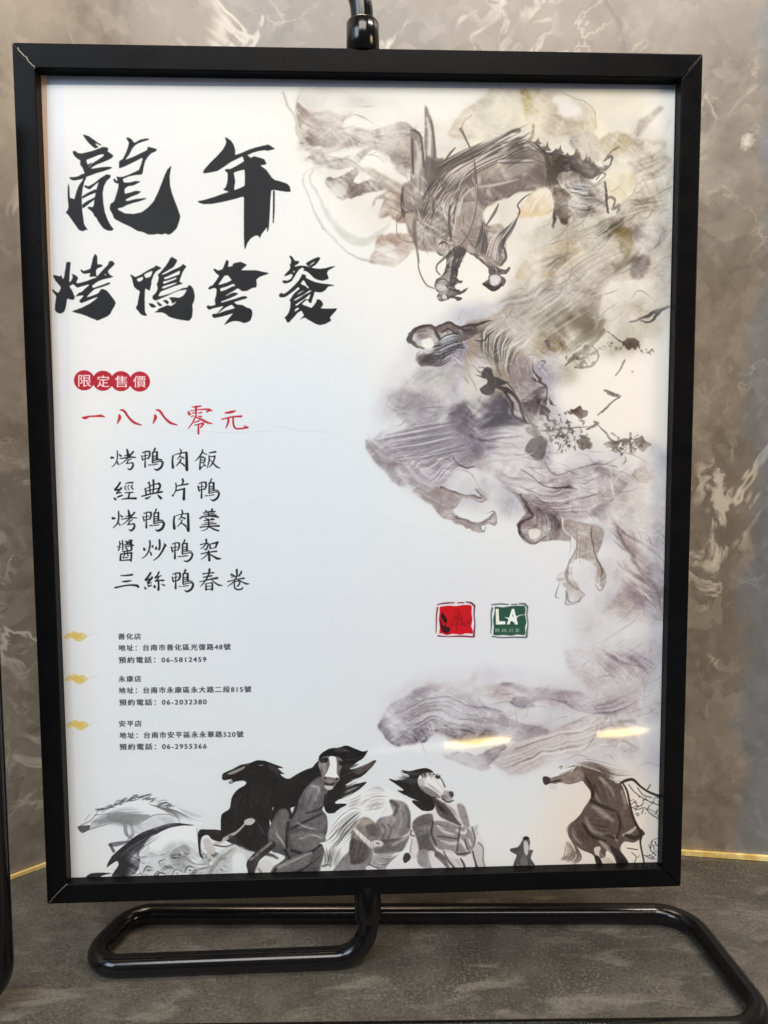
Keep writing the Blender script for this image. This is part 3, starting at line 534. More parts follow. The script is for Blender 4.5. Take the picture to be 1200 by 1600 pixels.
    strands([(400,700),(500,720),(620,740)], [(460,930),(580,900),(710,860)], 16, 11, .84, .55, .05, .8, colj=.1, **q)
    strands([(400,700),(500,740),(640,760)], [(480,950),(580,940),(710,900)], 10, 8, .40, .5, .05, .6, colj=.05, **q)
    stroke([(700,740,14),(720,820,22),(725,940,14)], None, DD, .8, .4, **q)
    stroke([(720,850,10),(760,830,20),(790,870,14),(760,910,16),(820,900,18),(780,940,10)], None, D, .8, .4, **q)
    poly([(90,900),(180,800),(260,780),(340,820),(365,880),(330,960),(200,960),(110,950)], (.88,.80,.68), .85, 3, **q, **tx)
    strands([(110,900),(170,820),(260,790)], [(200,960),(280,900),(350,860)], 14, 5, (.62,.52,.40), .5, .05, .3, **q)
    # ---- middle body (frame 620,470)
    o, k = (620, 470), .21667
    q = dict(o=o, k=k)
    poly([(820,0),(700,120),(640,160),(520,200),(500,300),(460,420),(500,560),(520,760),(760,740),(900,860),(1020,880),(1060,760),(1060,660),(960,520),(960,420),(1000,440),(1200,380),(1300,330),(1420,180),(1500,-40),(1560,-260),(1300,-260),(1000,-120)], (.74,.70,.655), .88, 3, **q, **tx)
    poly([(980,260),(1100,200),(1260,120),(1380,160),(1400,240),(1260,330),(1100,400),(980,400)], (.62,.57,.47), .7, 6, **q, **tx)
    poly([(1200,100),(1330,60),(1430,160),(1380,230),(1260,240)], (.46,.42,.33), .55, 5, **q, **tx)
    poly([(940,420),(960,540),(1060,660),(1090,720),(1060,860),(1000,900),(860,820),(820,640),(820,480)], (.70,.66,.66), .75, 3, **q, **tx)
    poly([(900,710),(1060,640),(1070,700),(1020,800),(980,860),(920,800)], (.50,.46,.47), .75, 1.6, **q, **tx)
    stroke([(960,420,6),(965,500,8),(1050,620,10),(1100,720,10),(1060,800,6)], None, (.46,.42,.40), .75, .5, **q)
    for A, B, n, w, c, a in (([(740,100),(640,220),(620,360),(700,500)], [(980,280),(880,380),(820,480),(820,600)], 26, 14, .93, .6),
                             ([(720,120),(620,240),(600,400),(680,560)], [(960,300),(860,400),(830,500),(830,620)], 24, 10, .40, .55),
                             ([(700,0),(900,-60),(1200,-260)], [(1000,280),(1300,60),(1500,-200)], 30, 16, .62, .35),
                             ([(700,20),(900,-40),(1180,-240)], [(1000,260),(1300,40),(1480,-200)], 20, 10, .90, .35)):
        strands(A, B, n, w, (c, c * .97, c * .92), a, .05, .9, colj=.05, **q)
    stroke([(700,150,10),(600,200,20),(500,215,14),(440,230,8)], None, (.26,.24,.24), .8, .4, **q)
    stroke([(720,230,6),(650,300,8),(560,310,6)], None, (.26,.24,.24), .8, .3, **q)
    # claw-like curl at the left
    poly([(80,260),(110,215),(180,180),(250,185),(300,175),(370,170),(430,195),(500,220),(600,215),(560,260),(470,310),(420,370),(330,440),(240,470),(160,460),(130,430),(150,380),(180,355),(120,335)], (.60,.56,.545), .88, .6, **q, **tx)
    stroke([(270,200,14),(200,182,18),(120,215,24),(90,270,26),(120,335,20),(180,360,12)], None, (.33,.30,.295), .85, .4, **q)
    stroke([(245,200,16),(265,250,24),(285,310,18),(240,340,10)], None, (.28,.25,.25), .85, .5, **q)
    poly([(160,300),(210,270),(240,320),(210,350),(170,345)], W, .95, 1, **q)
    stroke([(280,190,10),(360,168,14),(430,200,12),(500,235,16),(560,230,10)], None, (.24,.21,.21), .9, .3, **q)
    stroke([(300,230),(360,215),(400,250),(380,260)], 10, (.24,.21,.21), .8, .4, **q)
    strands([(260,300),(360,250),(540,250)], [(180,420),(320,430),(540,330)], 30, 11, .30, .6, .05, .4, colj=.04, **q)
    strands([(260,300),(360,260),(540,260)], [(200,440),(330,430),(520,350)], 18, 9, .86, .7, .05, .4, **q)
    poly([(130,410),(180,390),(250,420),(230,470),(160,470)], (.30,.27,.27), .65, 1.5, **q, **tx)
    poly([(60,540),(150,470),(260,490),(420,500),(440,560),(340,660),(200,700),(80,680),(40,620)], (.80,.78,.755), .75, 5, **q, **tx)
    strands([(40,600),(120,520),(200,480)], [(160,640),(260,560),(420,510)], 12, 12, .72, .5, .05, 1, **q)
    # twig like bird
    poly([(600,520),(640,490),(680,510),(700,560),(790,590),(720,610),(700,650),(640,660),(610,640),(650,600),(640,575),(600,560)], DD, .9, .4, **q)
    for s in ([(560,488,8),(620,500,12),(660,530,14)], [(560,520,6),(620,540,10)], [(555,545,5),(620,560,10)], [(700,570,12),(800,590,6)], [(720,610,20),(820,660,34),(880,740,30),(930,860,20)], [(760,640,14),(820,740,22),(850,820,18),(960,880,10)], [(800,600),(850,650)]):
        stroke(s, None if len(s[0]) == 3 else 6, (.27,.24,.24), .8, .4, **q)
    stroke([(810,670,12),(860,740,20),(900,820,16)], None, (.76,.75,.74), .8, .8, **q)
    # dark violet centre
    poly([(380,760),(520,740),(640,700),(700,640),(780,700),(800,800),(860,860),(700,870),(600,920),(560,980),(480,960),(420,860)], (.40,.375,.40), .8, 4, **q, **tx)
    poly([(100,860),(300,700),(420,700),(520,800),(560,960),(620,1080),(560,1160),(440,1180),(200,1200),(-60,1200),(-120,1060),(0,960)], (.70,.675,.69), .8, 6, **q, **tx)
    poly([(0,620),(200,660),(340,700),(380,800),(200,900),(60,860),(-60,760)], (.72,.705,.71), .65, 8, **q, **tx)
    poly([(560,920),(700,880),(900,880),(1020,960),(1100,1080),(1080,1180),(900,1200),(620,1180),(560,1060)], (.68,.645,.67), .8, 5, **q, **tx)
    poly([(590,900),(700,820),(820,810),(830,860),(720,870)], (.33,.31,.33), .75, 1.5, **q)
    poly([(570,900),(640,850),(700,830),(640,890),(590,930)], (.82,.80,.80), .8, 1.2, **q)
    poly([(420,850),(510,820),(480,860),(430,880)], (.84,.82,.84), .7, 1.8, **q)
    strands([(560,960),(400,1060),(100,1160)], [(420,800),(200,900),(-100,1020)], 34, 10, (.52,.49,.53), .45, .05, .8, colj=.05, **q)
    strands([(560,960),(400,1060),(100,1160)], [(420,800),(200,900),(-100,1020)], 20, 10, (.86,.85,.87), .5, .05, .8, **q)
    stroke([(540,950,30),(600,980,24),(640,1000,8)], None, (.36,.33,.36), .8, 1, **q)
    stroke([(560,940,16),(560,1040,40),(590,1060,16)], None, (.40,.38,.41), .5, 3, **q)
    stroke([(400,1100,8),(470,1180,14),(700,1150,8),(950,1140,4)], None, (.46,.43,.47), .7, .6, **q)
    stroke([(640,990,8),(800,1010,10),(880,1080,6)], None, (.38,.36,.38), .6, .6, **q)
    strands([(620,960),(800,900),(980,940)], [(620,1100),(820,1120),(1040,1140)], 20, 10, (.52,.49,.52), .5, .06, .8, colj=.08, **q)
    strands([(620,960),(800,900),(980,940)], [(620,1100),(820,1120),(1040,1140)], 14, 10, (.86,.84,.86), .55, .06, .8, **q)
    poly([(910,1060),(940,1000),(1010,975),(1050,1010),(1058,1070),(1030,1120),(990,1145),(930,1115)], (.36,.34,.33), .88, .8, **q, tex=NZ, tamp=.3)
    poly([(900,930),(960,890),(1030,930),(990,980),(940,975)], (.44,.41,.41), .75, 1.4, **q, **tx)
    # ---- overview frame (560,480) k=.425 : fans, tail, claws
    o, k = (560, 480), .425
    q = dict(o=o, k=k)
    poly([(35,500),(110,470),(240,430),(420,440),(440,480),(370,575),(300,650),(200,640),(140,640),(70,570)], (.74,.715,.73), .75, 4, **q, **tx)
    strands([(130,560),(240,500),(420,450)], [(260,660),(320,600),(380,570)], 22, 5, (.92,.91,.92), .6, .06, .7, **q)
    strands([(130,560),(240,500),(420,450)], [(260,660),(320,600),(380,570)], 18, 4, (.56,.53,.56), .5, .06, .5, **q)
    poly([(30,480),(60,490),(80,560),(130,580),(140,640),(90,600),(50,550)], (.62,.58,.59), .7, 1.6, **q, **tx)
    for _ in range(14): stroke([(30 + rng.rand() * 80, 450 + rng.rand() * 60), (60 + rng.rand() * 80, 440 + rng.rand() * 60)], 4, (.66,.64,.64), .4, .8, **q)
    # clawed arms, pale
    for pts in ([(240,650),(340,670),(400,690),(440,700),(430,665),(460,670),(480,700),(440,715),(380,700),(350,740),(380,780),(430,790),(470,780),(500,755),(510,800),(450,800),(460,825),(400,810),(330,770),(280,720),(200,670)],
                [(600,690),(640,700),(700,740),(740,800),(780,860),(720,860),(680,830),(650,760)]):
        poly(pts, (.72,.685,.68), .85, .8, **q, **tx)
    stroke([(300,660,8),(400,690,7),(450,700,8),(425,665,4)], None, (.52,.48,.47), .6, .4, **q)
    stroke([(360,770,6),(440,790,10),(500,760,6),(480,780,6)], None, (.52,.48,.47), .6, .4, **q)
    # ribbon across the right
    poly([(420,560),(600,560),(680,560),(750,615),(840,580),(900,580),(1000,600),(1060,560),(1100,620),(1060,720),(1140,760),(1140,1129),(980,1129),(1000,920),(960,820),(880,760),(760,770),(640,720),(540,640)], (.78,.745,.745), .88, 4, **q, **tx)
    strands([(460,580),(640,640),(880,590)], [(560,680),(700,760),(960,740)], 34, 6, (.58,.53,.54), .5, .05, .7, colj=.05, **q)
    strands([(480,590),(640,650),(880,600)], [(560,680),(700,750),(960,730)], 22, 5, (.92,.905,.90), .6, .05, .7, **q)
    stroke([(600,600,4),(680,640,6),(800,660,3)], None, (.40,.37,.40), .8, .5, **q)
    stroke([(620,680,3),(720,710,6),(880,680,4)], None, (.46,.43,.45), .7, .5, **q)
    stroke([(680,560,3),(740,612,5),(840,582,4),(960,585,3)], None, (.62,.58,.57), .6, .4, **q)
    poly([(860,590),(960,610),(1000,650),(940,720),(890,740),(880,660)], (.68,.635,.625), .7, 1.2, **q, **tx)
    poly([(860,740),(900,720),(940,740),(920,790),(880,770)], (.50,.46,.47), .6, 3, **q)
    # curled paw
    poly([(590,700),(660,690),(740,770),(740,850),(690,860),(650,870),(600,845),(590,790),(620,750)], (.66,.615,.61), .8, 1.2, **q, **tx)
    stroke([(600,700,10),(640,760,8),(600,790,8),(600,835,9),(650,868,9),(690,845,7)], None, (.42,.375,.38), .8, .5, **q)
    poly([(625,810),(665,815),(665,845),(630,845)], (.93,.91,.89), .9, 1.2, **q)
    strands([(640,720),(680,770),(700,840)], [(700,740),(740,800),(740,850)], 12, 5, (.44,.40,.41), .6, .05, .5, **q)
    # hanging claw
    poly([(760,770),(860,790),(900,830),(880,920),(910,980),(915,1010),(890,1040),(865,1010),(870,960),(800,930),(780,990),(800,1040),(825,1060),(800,1090),(760,1085),(770,1050),(740,1000),(770,960),(800,880),(760,820)], (.74,.70,.68), .85, .9, **q, **tx)
    stroke([(870,800,4),(860,880,6),(890,960,8),(890,1030,10),(912,985,4)], None, (.56,.51,.49), .7, .4, **q)
    stroke([(800,880,4),(770,960,8),(770,1020,8),(820,1060,5)], None, (.58,.53,.51), .7, .4, **q)
    stroke([(765,1050),(770,1085),(800,1095),(825,1065)], 6, (.52,.48,.46), .7, .3, **q)
    # right column of smoke
    poly([(900,760),(1000,700),(1080,740),(1145,820),(1145,1129),(900,1129),(960,1060),(1000,980),(1000,900),(940,820)], (.76,.72,.71), .75, 5, **q, **tx)
    poly([(1000,1000),(1140,940),(1145,1129),(1040,1129)], (.66,.61,.64), .6, 5, **q, **tx)
    strands([(900,760),(1000,820),(1140,900)], [(1000,1000),(1060,1060),(1120,1129)], 20, 10, (.62,.57,.58), .4, .08, 1.2, colj=.05, **q)
    strands([(900,760),(1000,820),(1140,900)], [(1000,1000),(1060,1060),(1120,1129)], 14, 10, (.90,.87,.85), .5, .08, 1.2, **q)
    stroke([(930,770,8),(1000,900,10),(1100,1040,6),(1120,1129,4)], None, (.56,.51,.52), .5, .8, **q)
    # ink splashes and leafy sprays
    def blot(x, y, r, c=(.42,.375,.35), a=.85):
        t = np.linspace(0, 2 * math.pi, 14, endpoint=False)
        poly(np.c_[x + r * (1 + .18 * rng.randn(14)) * np.cos(t), y + r * .85 * (1 + .18 * rng.randn(14)) * np.sin(t)], c, a, .3, **q)
    BR = (.50,.45,.41)
    blot(1008,138,28,BR); blot(825,388,30,BR); blot(690,395,20,(.38,.35,.34)); blot(830,505,30,BR,.8); blot(1050,608,34,(.66,.61,.57),.8); blot(1010,245,4); blot(935,505,24,(.60,.55,.51)); blot(1045,505,26,(.60,.55,.51))
    for c, n, sx, sy, s in (((740,450),60,70,40,1), ((990,510),46,60,35,.9), ((830,190),34,50,22,1), ((960,150),16,40,12,.7), ((1060,155),12,30,10,.7), ((770,500),30,60,22,.8), ((700,365),16,25,16,.7)):
        for _ in range(n):
            x, y = c[0] + rng.randn() * sx * .6, c[1] + rng.randn() * sy * .6; g = rng.uniform(.36, .58)
            a_ = rng.rand() * 6.28; l_ = rng.uniform(8, 34) * s
            stroke([(x, y), (x + l_ * math.cos(a_) * .6 + rng.randn() * 3, y + l_ * math.sin(a_) * .5), (x + l_ * math.cos(a_ + .5), y + l_ * math.sin(a_ + .5))], rng.uniform(3, 13) * s, (g, g * .92, g * .85), rng.uniform(.45, .85), .3, taper=True, **q)
    stroke([(995,62,5),(1050,45,12),(1080,30,14),(1145,0,8)], None, (.44,.42,.41), .8, .5, **q)
    stroke([(1030,60,4),(1060,66,8),(1110,20,10),(1130,8,6)], None, (.40,.38,.37), .8, .4, **q)
    stroke([(900,95,14),(860,140,14),(800,180,20),(760,215,6)], None, (.46,.41,.33), .7, .6, **q)
    stroke([(860,150,5),(890,190,7),(870,215,8),(800,222,8)], None, (.50,.45,.40), .8, .3, **q)
    stroke([(900,60,24),(870,110,30),(800,130,20)], None, (.42,.38,.30), .55, 2, **q)
    for s in ([(915,100,4),(970,130,6),(990,140,6)], [(985,200,7),(970,240,5),(950,260,4)], [(915,300,8),(930,312,14),(960,326,10)], [(880,395,4),(930,350,8),(970,330,4)], [(870,425,4),(910,460,6),(940,490,8)], [(840,455,8),(880,430,12),(870,420,6)], [(640,460,6),(740,455,5),(840,445,4)], [(600,360,6),(640,430,12),(640,470,16)], [(930,500,10),(990,490,12),(1010,540,8)], [(640,260,4),(690,310,5),(700,360,4)], [(680,130,20),(690,150,6)], [(660,205,3),(680,215,4),(665,225,3)]):
        stroke(s, None, (.46,.41,.39), .8, .3, **q)
    # ---- lower drifting smoke (frame 560,1020)
    o, k = (560, 1020), .425
    q = dict(o=o, k=k)
    poly([(85,230),(130,180),(270,120),(420,130),(470,190),(560,250),(700,290),(600,330),(480,310),(380,320),(300,290),(240,325),(150,325),(90,280)], (.72,.695,.715), .85, 3, **q, **tx)
    poly([(240,250),(340,255),(430,270),(520,300),(420,320),(340,300),(300,290),(240,325),(200,300)], (.56,.53,.565), .7, 2, **q, **tx)
    poly([(90,230),(150,250),(220,320),(150,325),(85,280)], (.60,.57,.60), .6, 1.5, **q, **tx)
    strands([(110,240),(260,170),(430,180),(600,260)], [(150,310),(280,260),(440,290),(600,320)], 30, 5, (.50,.47,.51), .45, .05, .6, colj=.05, **q)
    strands([(110,240),(260,170),(430,180),(600,260)], [(150,310),(280,260),(440,290),(600,320)], 20, 5, (.90,.89,.90), .5, .05, .7, **q)
    poly([(250,120),(380,100),(440,60),(430,110),(560,120),(700,130),(860,160),(1000,150),(1125,60),(1125,220),(1000,260),(1030,340),(980,380),(900,330),(740,380),(640,440),(520,420),(460,360),(600,330),(780,260),(700,210),(560,180),(420,150)], (.80,.77,.775), .82, 5, **q, **tx)
    poly([(420,380),(510,345),(540,350),(480,410),(440,420)], (.58,.54,.56), .7, 1.5, **q, **tx)
    poly([(310,370),(400,360),(480,420),(430,435),(340,395)], (.74,.70,.72), .7, 2.5, **q, **tx)
    poly([(520,120),(640,130),(760,150),(860,160),(780,200),(640,190),(600,215),(570,190),(620,165)], (.70,.66,.69), .7, 2, **q, **tx)
    poly([(560,185),(600,170),(640,205),(600,210),(575,205)], (.56,.53,.57), .6, .8, **q)
    poly([(900,260),(960,210),(1030,340),(980,360),(920,320)], (.70,.665,.67), .65, 1.6, **q, **tx)
    strands([(450,400),(640,330),(860,280),(1060,200)], [(560,440),(720,400),(900,350),(1000,330)], 34, 7, (.62,.58,.585), .45, .06, .8, colj=.05, **q)
    strands([(450,400),(640,330),(860,280),(1060,200)], [(560,440),(720,400),(900,350),(1000,330)], 24, 7, (.92,.90,.89), .5, .06, .9, **q)
    strands([(640,170),(860,190),(1120,60)], [(760,200),(900,240),(1125,160)], 24, 6, (.64,.60,.63), .45, .06, .8, colj=.05, **q)
    poly([(760,0),(900,-20),(1000,20),(1125,-40),(1125,80),(980,160),(860,170),(800,100)], (.78,.745,.76), .7, 6, **q, **tx)
    strands([(780,0),(900,60),(980,150)], [(1000,-20),(1080,20),(1120,60)], 18, 10, (.66,.62,.65), .4, .06, 1.2, **q)
    stroke([(930,0,6),(1000,40,8),(1060,50,5)], None, (.60,.56,.58), .5, .8, **q)
    stroke([(980,245,6),(1020,240,14)], None, (.62,.58,.60), .6, .8, **q)

def dragon_head():
    D = (.40, .355, .335); DD = (.27, .24, .235); M_ = (.60, .55, .52); W = (.95, .93, .89)
    tx = dict(tex=NS, tamp=.7, wet=.7, rg=1.0)
    # ---- head  (frame 590,180)
    o, k = (590, 180), .21667
    q = dict(o=o, k=k)
    poly([(170,520),(230,480),(300,420),(330,340),(440,330),(560,300),(700,270),(880,240),(1000,240),(1130,260),(1200,300),(1200,520),(1000,560),(860,600),(760,700),(790,790),(900,790),(920,960),(900,1080),(850,1100),(790,1080),(720,1010),(640,985),(600,1060),(560,1000),(480,1030),(430,990),(300,975),(250,900),(200,760),(180,680)], (.56,.50,.46), .86, 1.6, **q, **tx)
    poly([(290,420),(420,360),(640,300),(700,420),(640,560),(520,640),(500,760),(540,900),(430,880),(330,800),(300,640)], (.42,.37,.34), .6, 4, **q, **tx)
    poly([(620,620),(760,560),(760,680),(690,800),(640,900),(560,960),(560,800)], (.62,.565,.53), .55, 4, **q)
    poly([(720,500),(880,420),(1100,340),(1190,400),(1180,520),(960,560),(820,640),(740,640)], (.42,.375,.36), .65, 2.5, **q, **tx)
    poly([(800,420),(900,350),(1110,330),(1130,370),(1000,440),(860,480)], (.66,.62,.59), .7, 3, **q, **tx)
    poly([(330,880),(420,870),(500,900),(480,1010),(400,975),(320,950)], (.60,.55,.52), .7, 3, **q)
    poly([(430,900),(480,900),(490,950),(450,960)], (.88,.84,.80), .7, 2.5, **q)
    # horns
    poly([(235,110),(250,95),(290,120),(330,230),(345,330),(350,470),(330,620),(290,690),(250,600),(240,400)], (.55,.50,.465), .9, .6, **q, **tx)
    stroke([(250,170,8),(252,300,16),(258,420,10)], None, DD, .75, .4, **q)
    stroke([(275,190,16),(300,300,22),(290,420,16),(290,560,10)], None, (.80,.77,.73), .75, 1, **q)
    stroke([(255,105,16),(310,150,18),(325,260,16),(335,380,14)], None, (.34,.30,.28), .8, .6, **q)
    poly([(340,-60),(380,0),(415,120),(425,300),(470,320),(400,420),(365,460),(345,300),(340,200)], (.56,.51,.475), .85, .8, **q, **tx)
    stroke([(355,20,14),(375,130,24),(372,280,26),(368,440,12)], None, (.88,.86,.82), .8, 1, **q)
    stroke([(385,40,8),(405,160,14),(410,280,14),(400,380,8)], None, (.40,.36,.34), .75, .6, **q)
    poly([(350,300),(420,330),(480,330),(450,420),(380,520),(340,500)], (.36,.31,.29), .75, 2, **q)
    # mane sweeping back to the upper right
    for A, B, n, w, c, a in (([(400,560),(520,380),(760,210),(1140,10)], [(540,560),(700,420),(900,330),(1150,230)], 60, 17, .36, .7),
                             ([(400,560),(520,390),(760,230),(1130,40)], [(560,540),(720,400),(900,320),(1140,250)], 40, 9, .80, .7),
                             ([(420,380),(520,300),(640,240),(900,130)], [(460,480),(600,380),(800,270),(1100,110)], 14, 11, .34, .6),
                             ([(300,660),(330,560),(400,460),(460,420)], [(420,640),(440,580),(520,470),(640,400)], 12, 10, .30, .6),
                             ([(340,640),(380,540),(440,460)], [(480,700),(500,600),(600,520)], 8, 8, .82, .7)):
        strands(A, B, n, w, (c, c * .93, c * .88), a, .05, .5, colj=.05, **q)
    stroke([(470,350,8),(520,280,14),(560,235,8)], None, DD, .8, .4, **q)
    stroke([(870,330,10),(960,325,16),(1120,325,6)], None, (.84,.81,.78), .8, .6, **q)
    stroke([(880,345,8),(980,345,12),(1110,340,5)], None, DD, .6, .5, **q)
    stroke([(720,520,8),(860,500,20),(1020,460,6)], None, (.80,.76,.73), .8, 1, **q)
    stroke([(1020,110,30),(960,120,22),(900,160,8)], None, (.30,.28,.22), .7, 1.2, **q)
    stroke([(1125,70,14),(1110,160,22),(1040,220,12)], None, (.52,.46,.32), .7, 1, **q)
    # brow and nose bridge lights
    for s in ([(590,530,8),(510,600,20),(480,690,24),(500,750,12)], [(700,520,8),(620,580,16),(600,640,20),(560,760,22),(545,860,12)], [(540,610,14),(545,680,16),(530,720,8)]):
        stroke(s, None, (.83,.79,.75), .8, .8, **q)
    for s in ([(520,650,14),(515,760,16),(530,900,14)], [(580,600,8),(555,690,12),(550,780,10)], [(440,560,8),(400,640,12),(400,700,8)]):
        stroke(s, None, (.30,.26,.25), .7, .6, **q)
    # left cheek fins
    stroke([(185,520,8),(175,600,22),(185,700,26),(190,740,10)], None, DD, .75, .6, **q)
    stroke([(150,760,6),(200,700,16),(300,690,20),(350,720,12)], None, D, .7, .6, **q)
    poly([(200,720),(270,715),(275,800),(240,830)], (.72,.67,.60), .8, 1.2, **q)
    stroke([(275,700,14),(265,820,30),(280,950,18),(300,1060,8)], None, (.40,.35,.33), .7, 1, **q)
    stroke([(140,720,6),(140,850,8),(190,905,12),(260,915,8)], None, (.52,.47,.43), .7, .4, **q)
    stroke([(60,640),(190,720),(140,760)], 6, D, .6, .5, **q)
    stroke([(290,1000,10),(300,1120,10),(350,1220,11),(410,1250,9)], None, (.45,.41,.38), .8, .3, **q)
    # whiskers
    stroke([(600,100,22),(630,160,14),(690,300,13),(712,480,15),(710,640,15),(680,780,17),(620,900,20),(540,980,18),(470,1040,16),(430,1080,13),(425,1120,11),(450,1150,10)], None, (.40,.355,.33), .85, .3, **q)
    stroke([(714,500,5),(706,640,6),(672,790,7),(612,905,8),(520,990,8)], None, (.82,.78,.74), .7, .3, **q)
    stroke([(680,0,6),(620,50,8),(605,110,12)], None, (.66,.60,.52), .7, .4, **q)
    # muzzle and jaw
    poly([(500,1010),(560,950),(640,970),(610,1050),(585,1110),(580,1180),(610,1200),(575,1215),(560,1245),(600,1270),(650,1245),(620,1285),(560,1305),(605,1315),(590,1335),(530,1320),(510,1335),(450,1338),(425,1310),(440,1280),(410,1240),(425,1190),(470,1150),(490,1090)], (.33,.295,.29), .93, .5, **q, **tx)
    poly([(430,1230),(480,1225),(500,1250),(470,1270),(435,1262)], (.86,.83,.80), .85, 1, **q)
    poly([(460,1100),(485,1080),(480,1130),(455,1140)], W, .9, .8, **q)
    poly([(440,1180),(500,1150),(520,1190),(490,1215),(440,1215)], (.72,.68,.66), .7, 1, **q)
    poly([(465,1300),(490,1295),(500,1320),(470,1322)], W, .8, .6, **q)
    for i in range(8): stroke([(515 + i * 1.5, 1050 + i * 14), (530 - i, 1058 + i * 14)], 5, .75, .6, .2, **q)
    stroke([(560,1010,18),(545,1100,24),(530,1200,20)], None, (.24,.21,.21), .6, 1.2, **q)
    # lower jaw with fangs and chin tuft
    poly([(640,985),(720,1005),(790,1080),(850,1090),(900,1110),(950,1100),(930,1140),(880,1150),(930,1185),(900,1230),(840,1265),(790,1245),(755,1215),(800,1180),(795,1100),(740,1060),(700,1020)], (.40,.36,.345), .9, .6, **q, **tx)
    poly([(810,1165),(860,1150),(890,1180),(860,1220),(820,1225)], (.90,.87,.85), .9, 1, **q)
    poly([(755,1215),(800,1215),(850,1235),(900,1200),(880,1250),(825,1268)], (.20,.175,.175), .85, .5, **q)
    poly([(650,930),(700,980),(690,1000),(650,980)], (.80,.77,.73), .6, 1, **q)
    for A, B, n, w, c in (([(690,980),(740,860),(760,720)], [(800,1060),(790,900),(800,760)], 9, 18, .34), ([(800,1060),(830,900),(960,780),(1020,700)], [(890,1080),(900,940),(990,800),(1030,690)], 9, 15, .36),
                          ([(760,1040),(820,880),(900,800)], [(860,1060),(880,920),(980,790)], 9, 9, .86)):
        strands(A, B, n, w, (c, c * .93, c * .9), .75, .06, .4, trim=.12, **q)
    stroke([(780,800,10),(820,740,18),(850,690,20),(872,640,8)], None, (.36,.32,.30), .8, .4, **q)
    stroke([(900,960,14),(930,850,18),(1000,750,14),(1025,690,12),(1010,650,10),(1050,600,10),(1100,565,5)], None, (.30,.26,.25), .85, .3, **q)
    stroke([(905,880,8),(960,800,10),(1012,720,7)], None, (.90,.87,.84), .8, .4, **q)
    stroke([(915,960,16),(925,1030,20),(890,1080,12)], None, (.28,.25,.24), .8, .5, **q)

def smoke():
    """the dragon, its smoke, then the bleed of wet ink, then crisp accents"""
    paper = CAN.copy()
    dragon()
    a_, b_ = MAP([(425, 112)])[0], MAP([(1072, 1225)])[0]
    wet_in_wet((max(a_[0], 0), max(a_[1], 0), min(b_[0], CW), min(b_[1], CH)), paper)
    dragon_head(); accents()

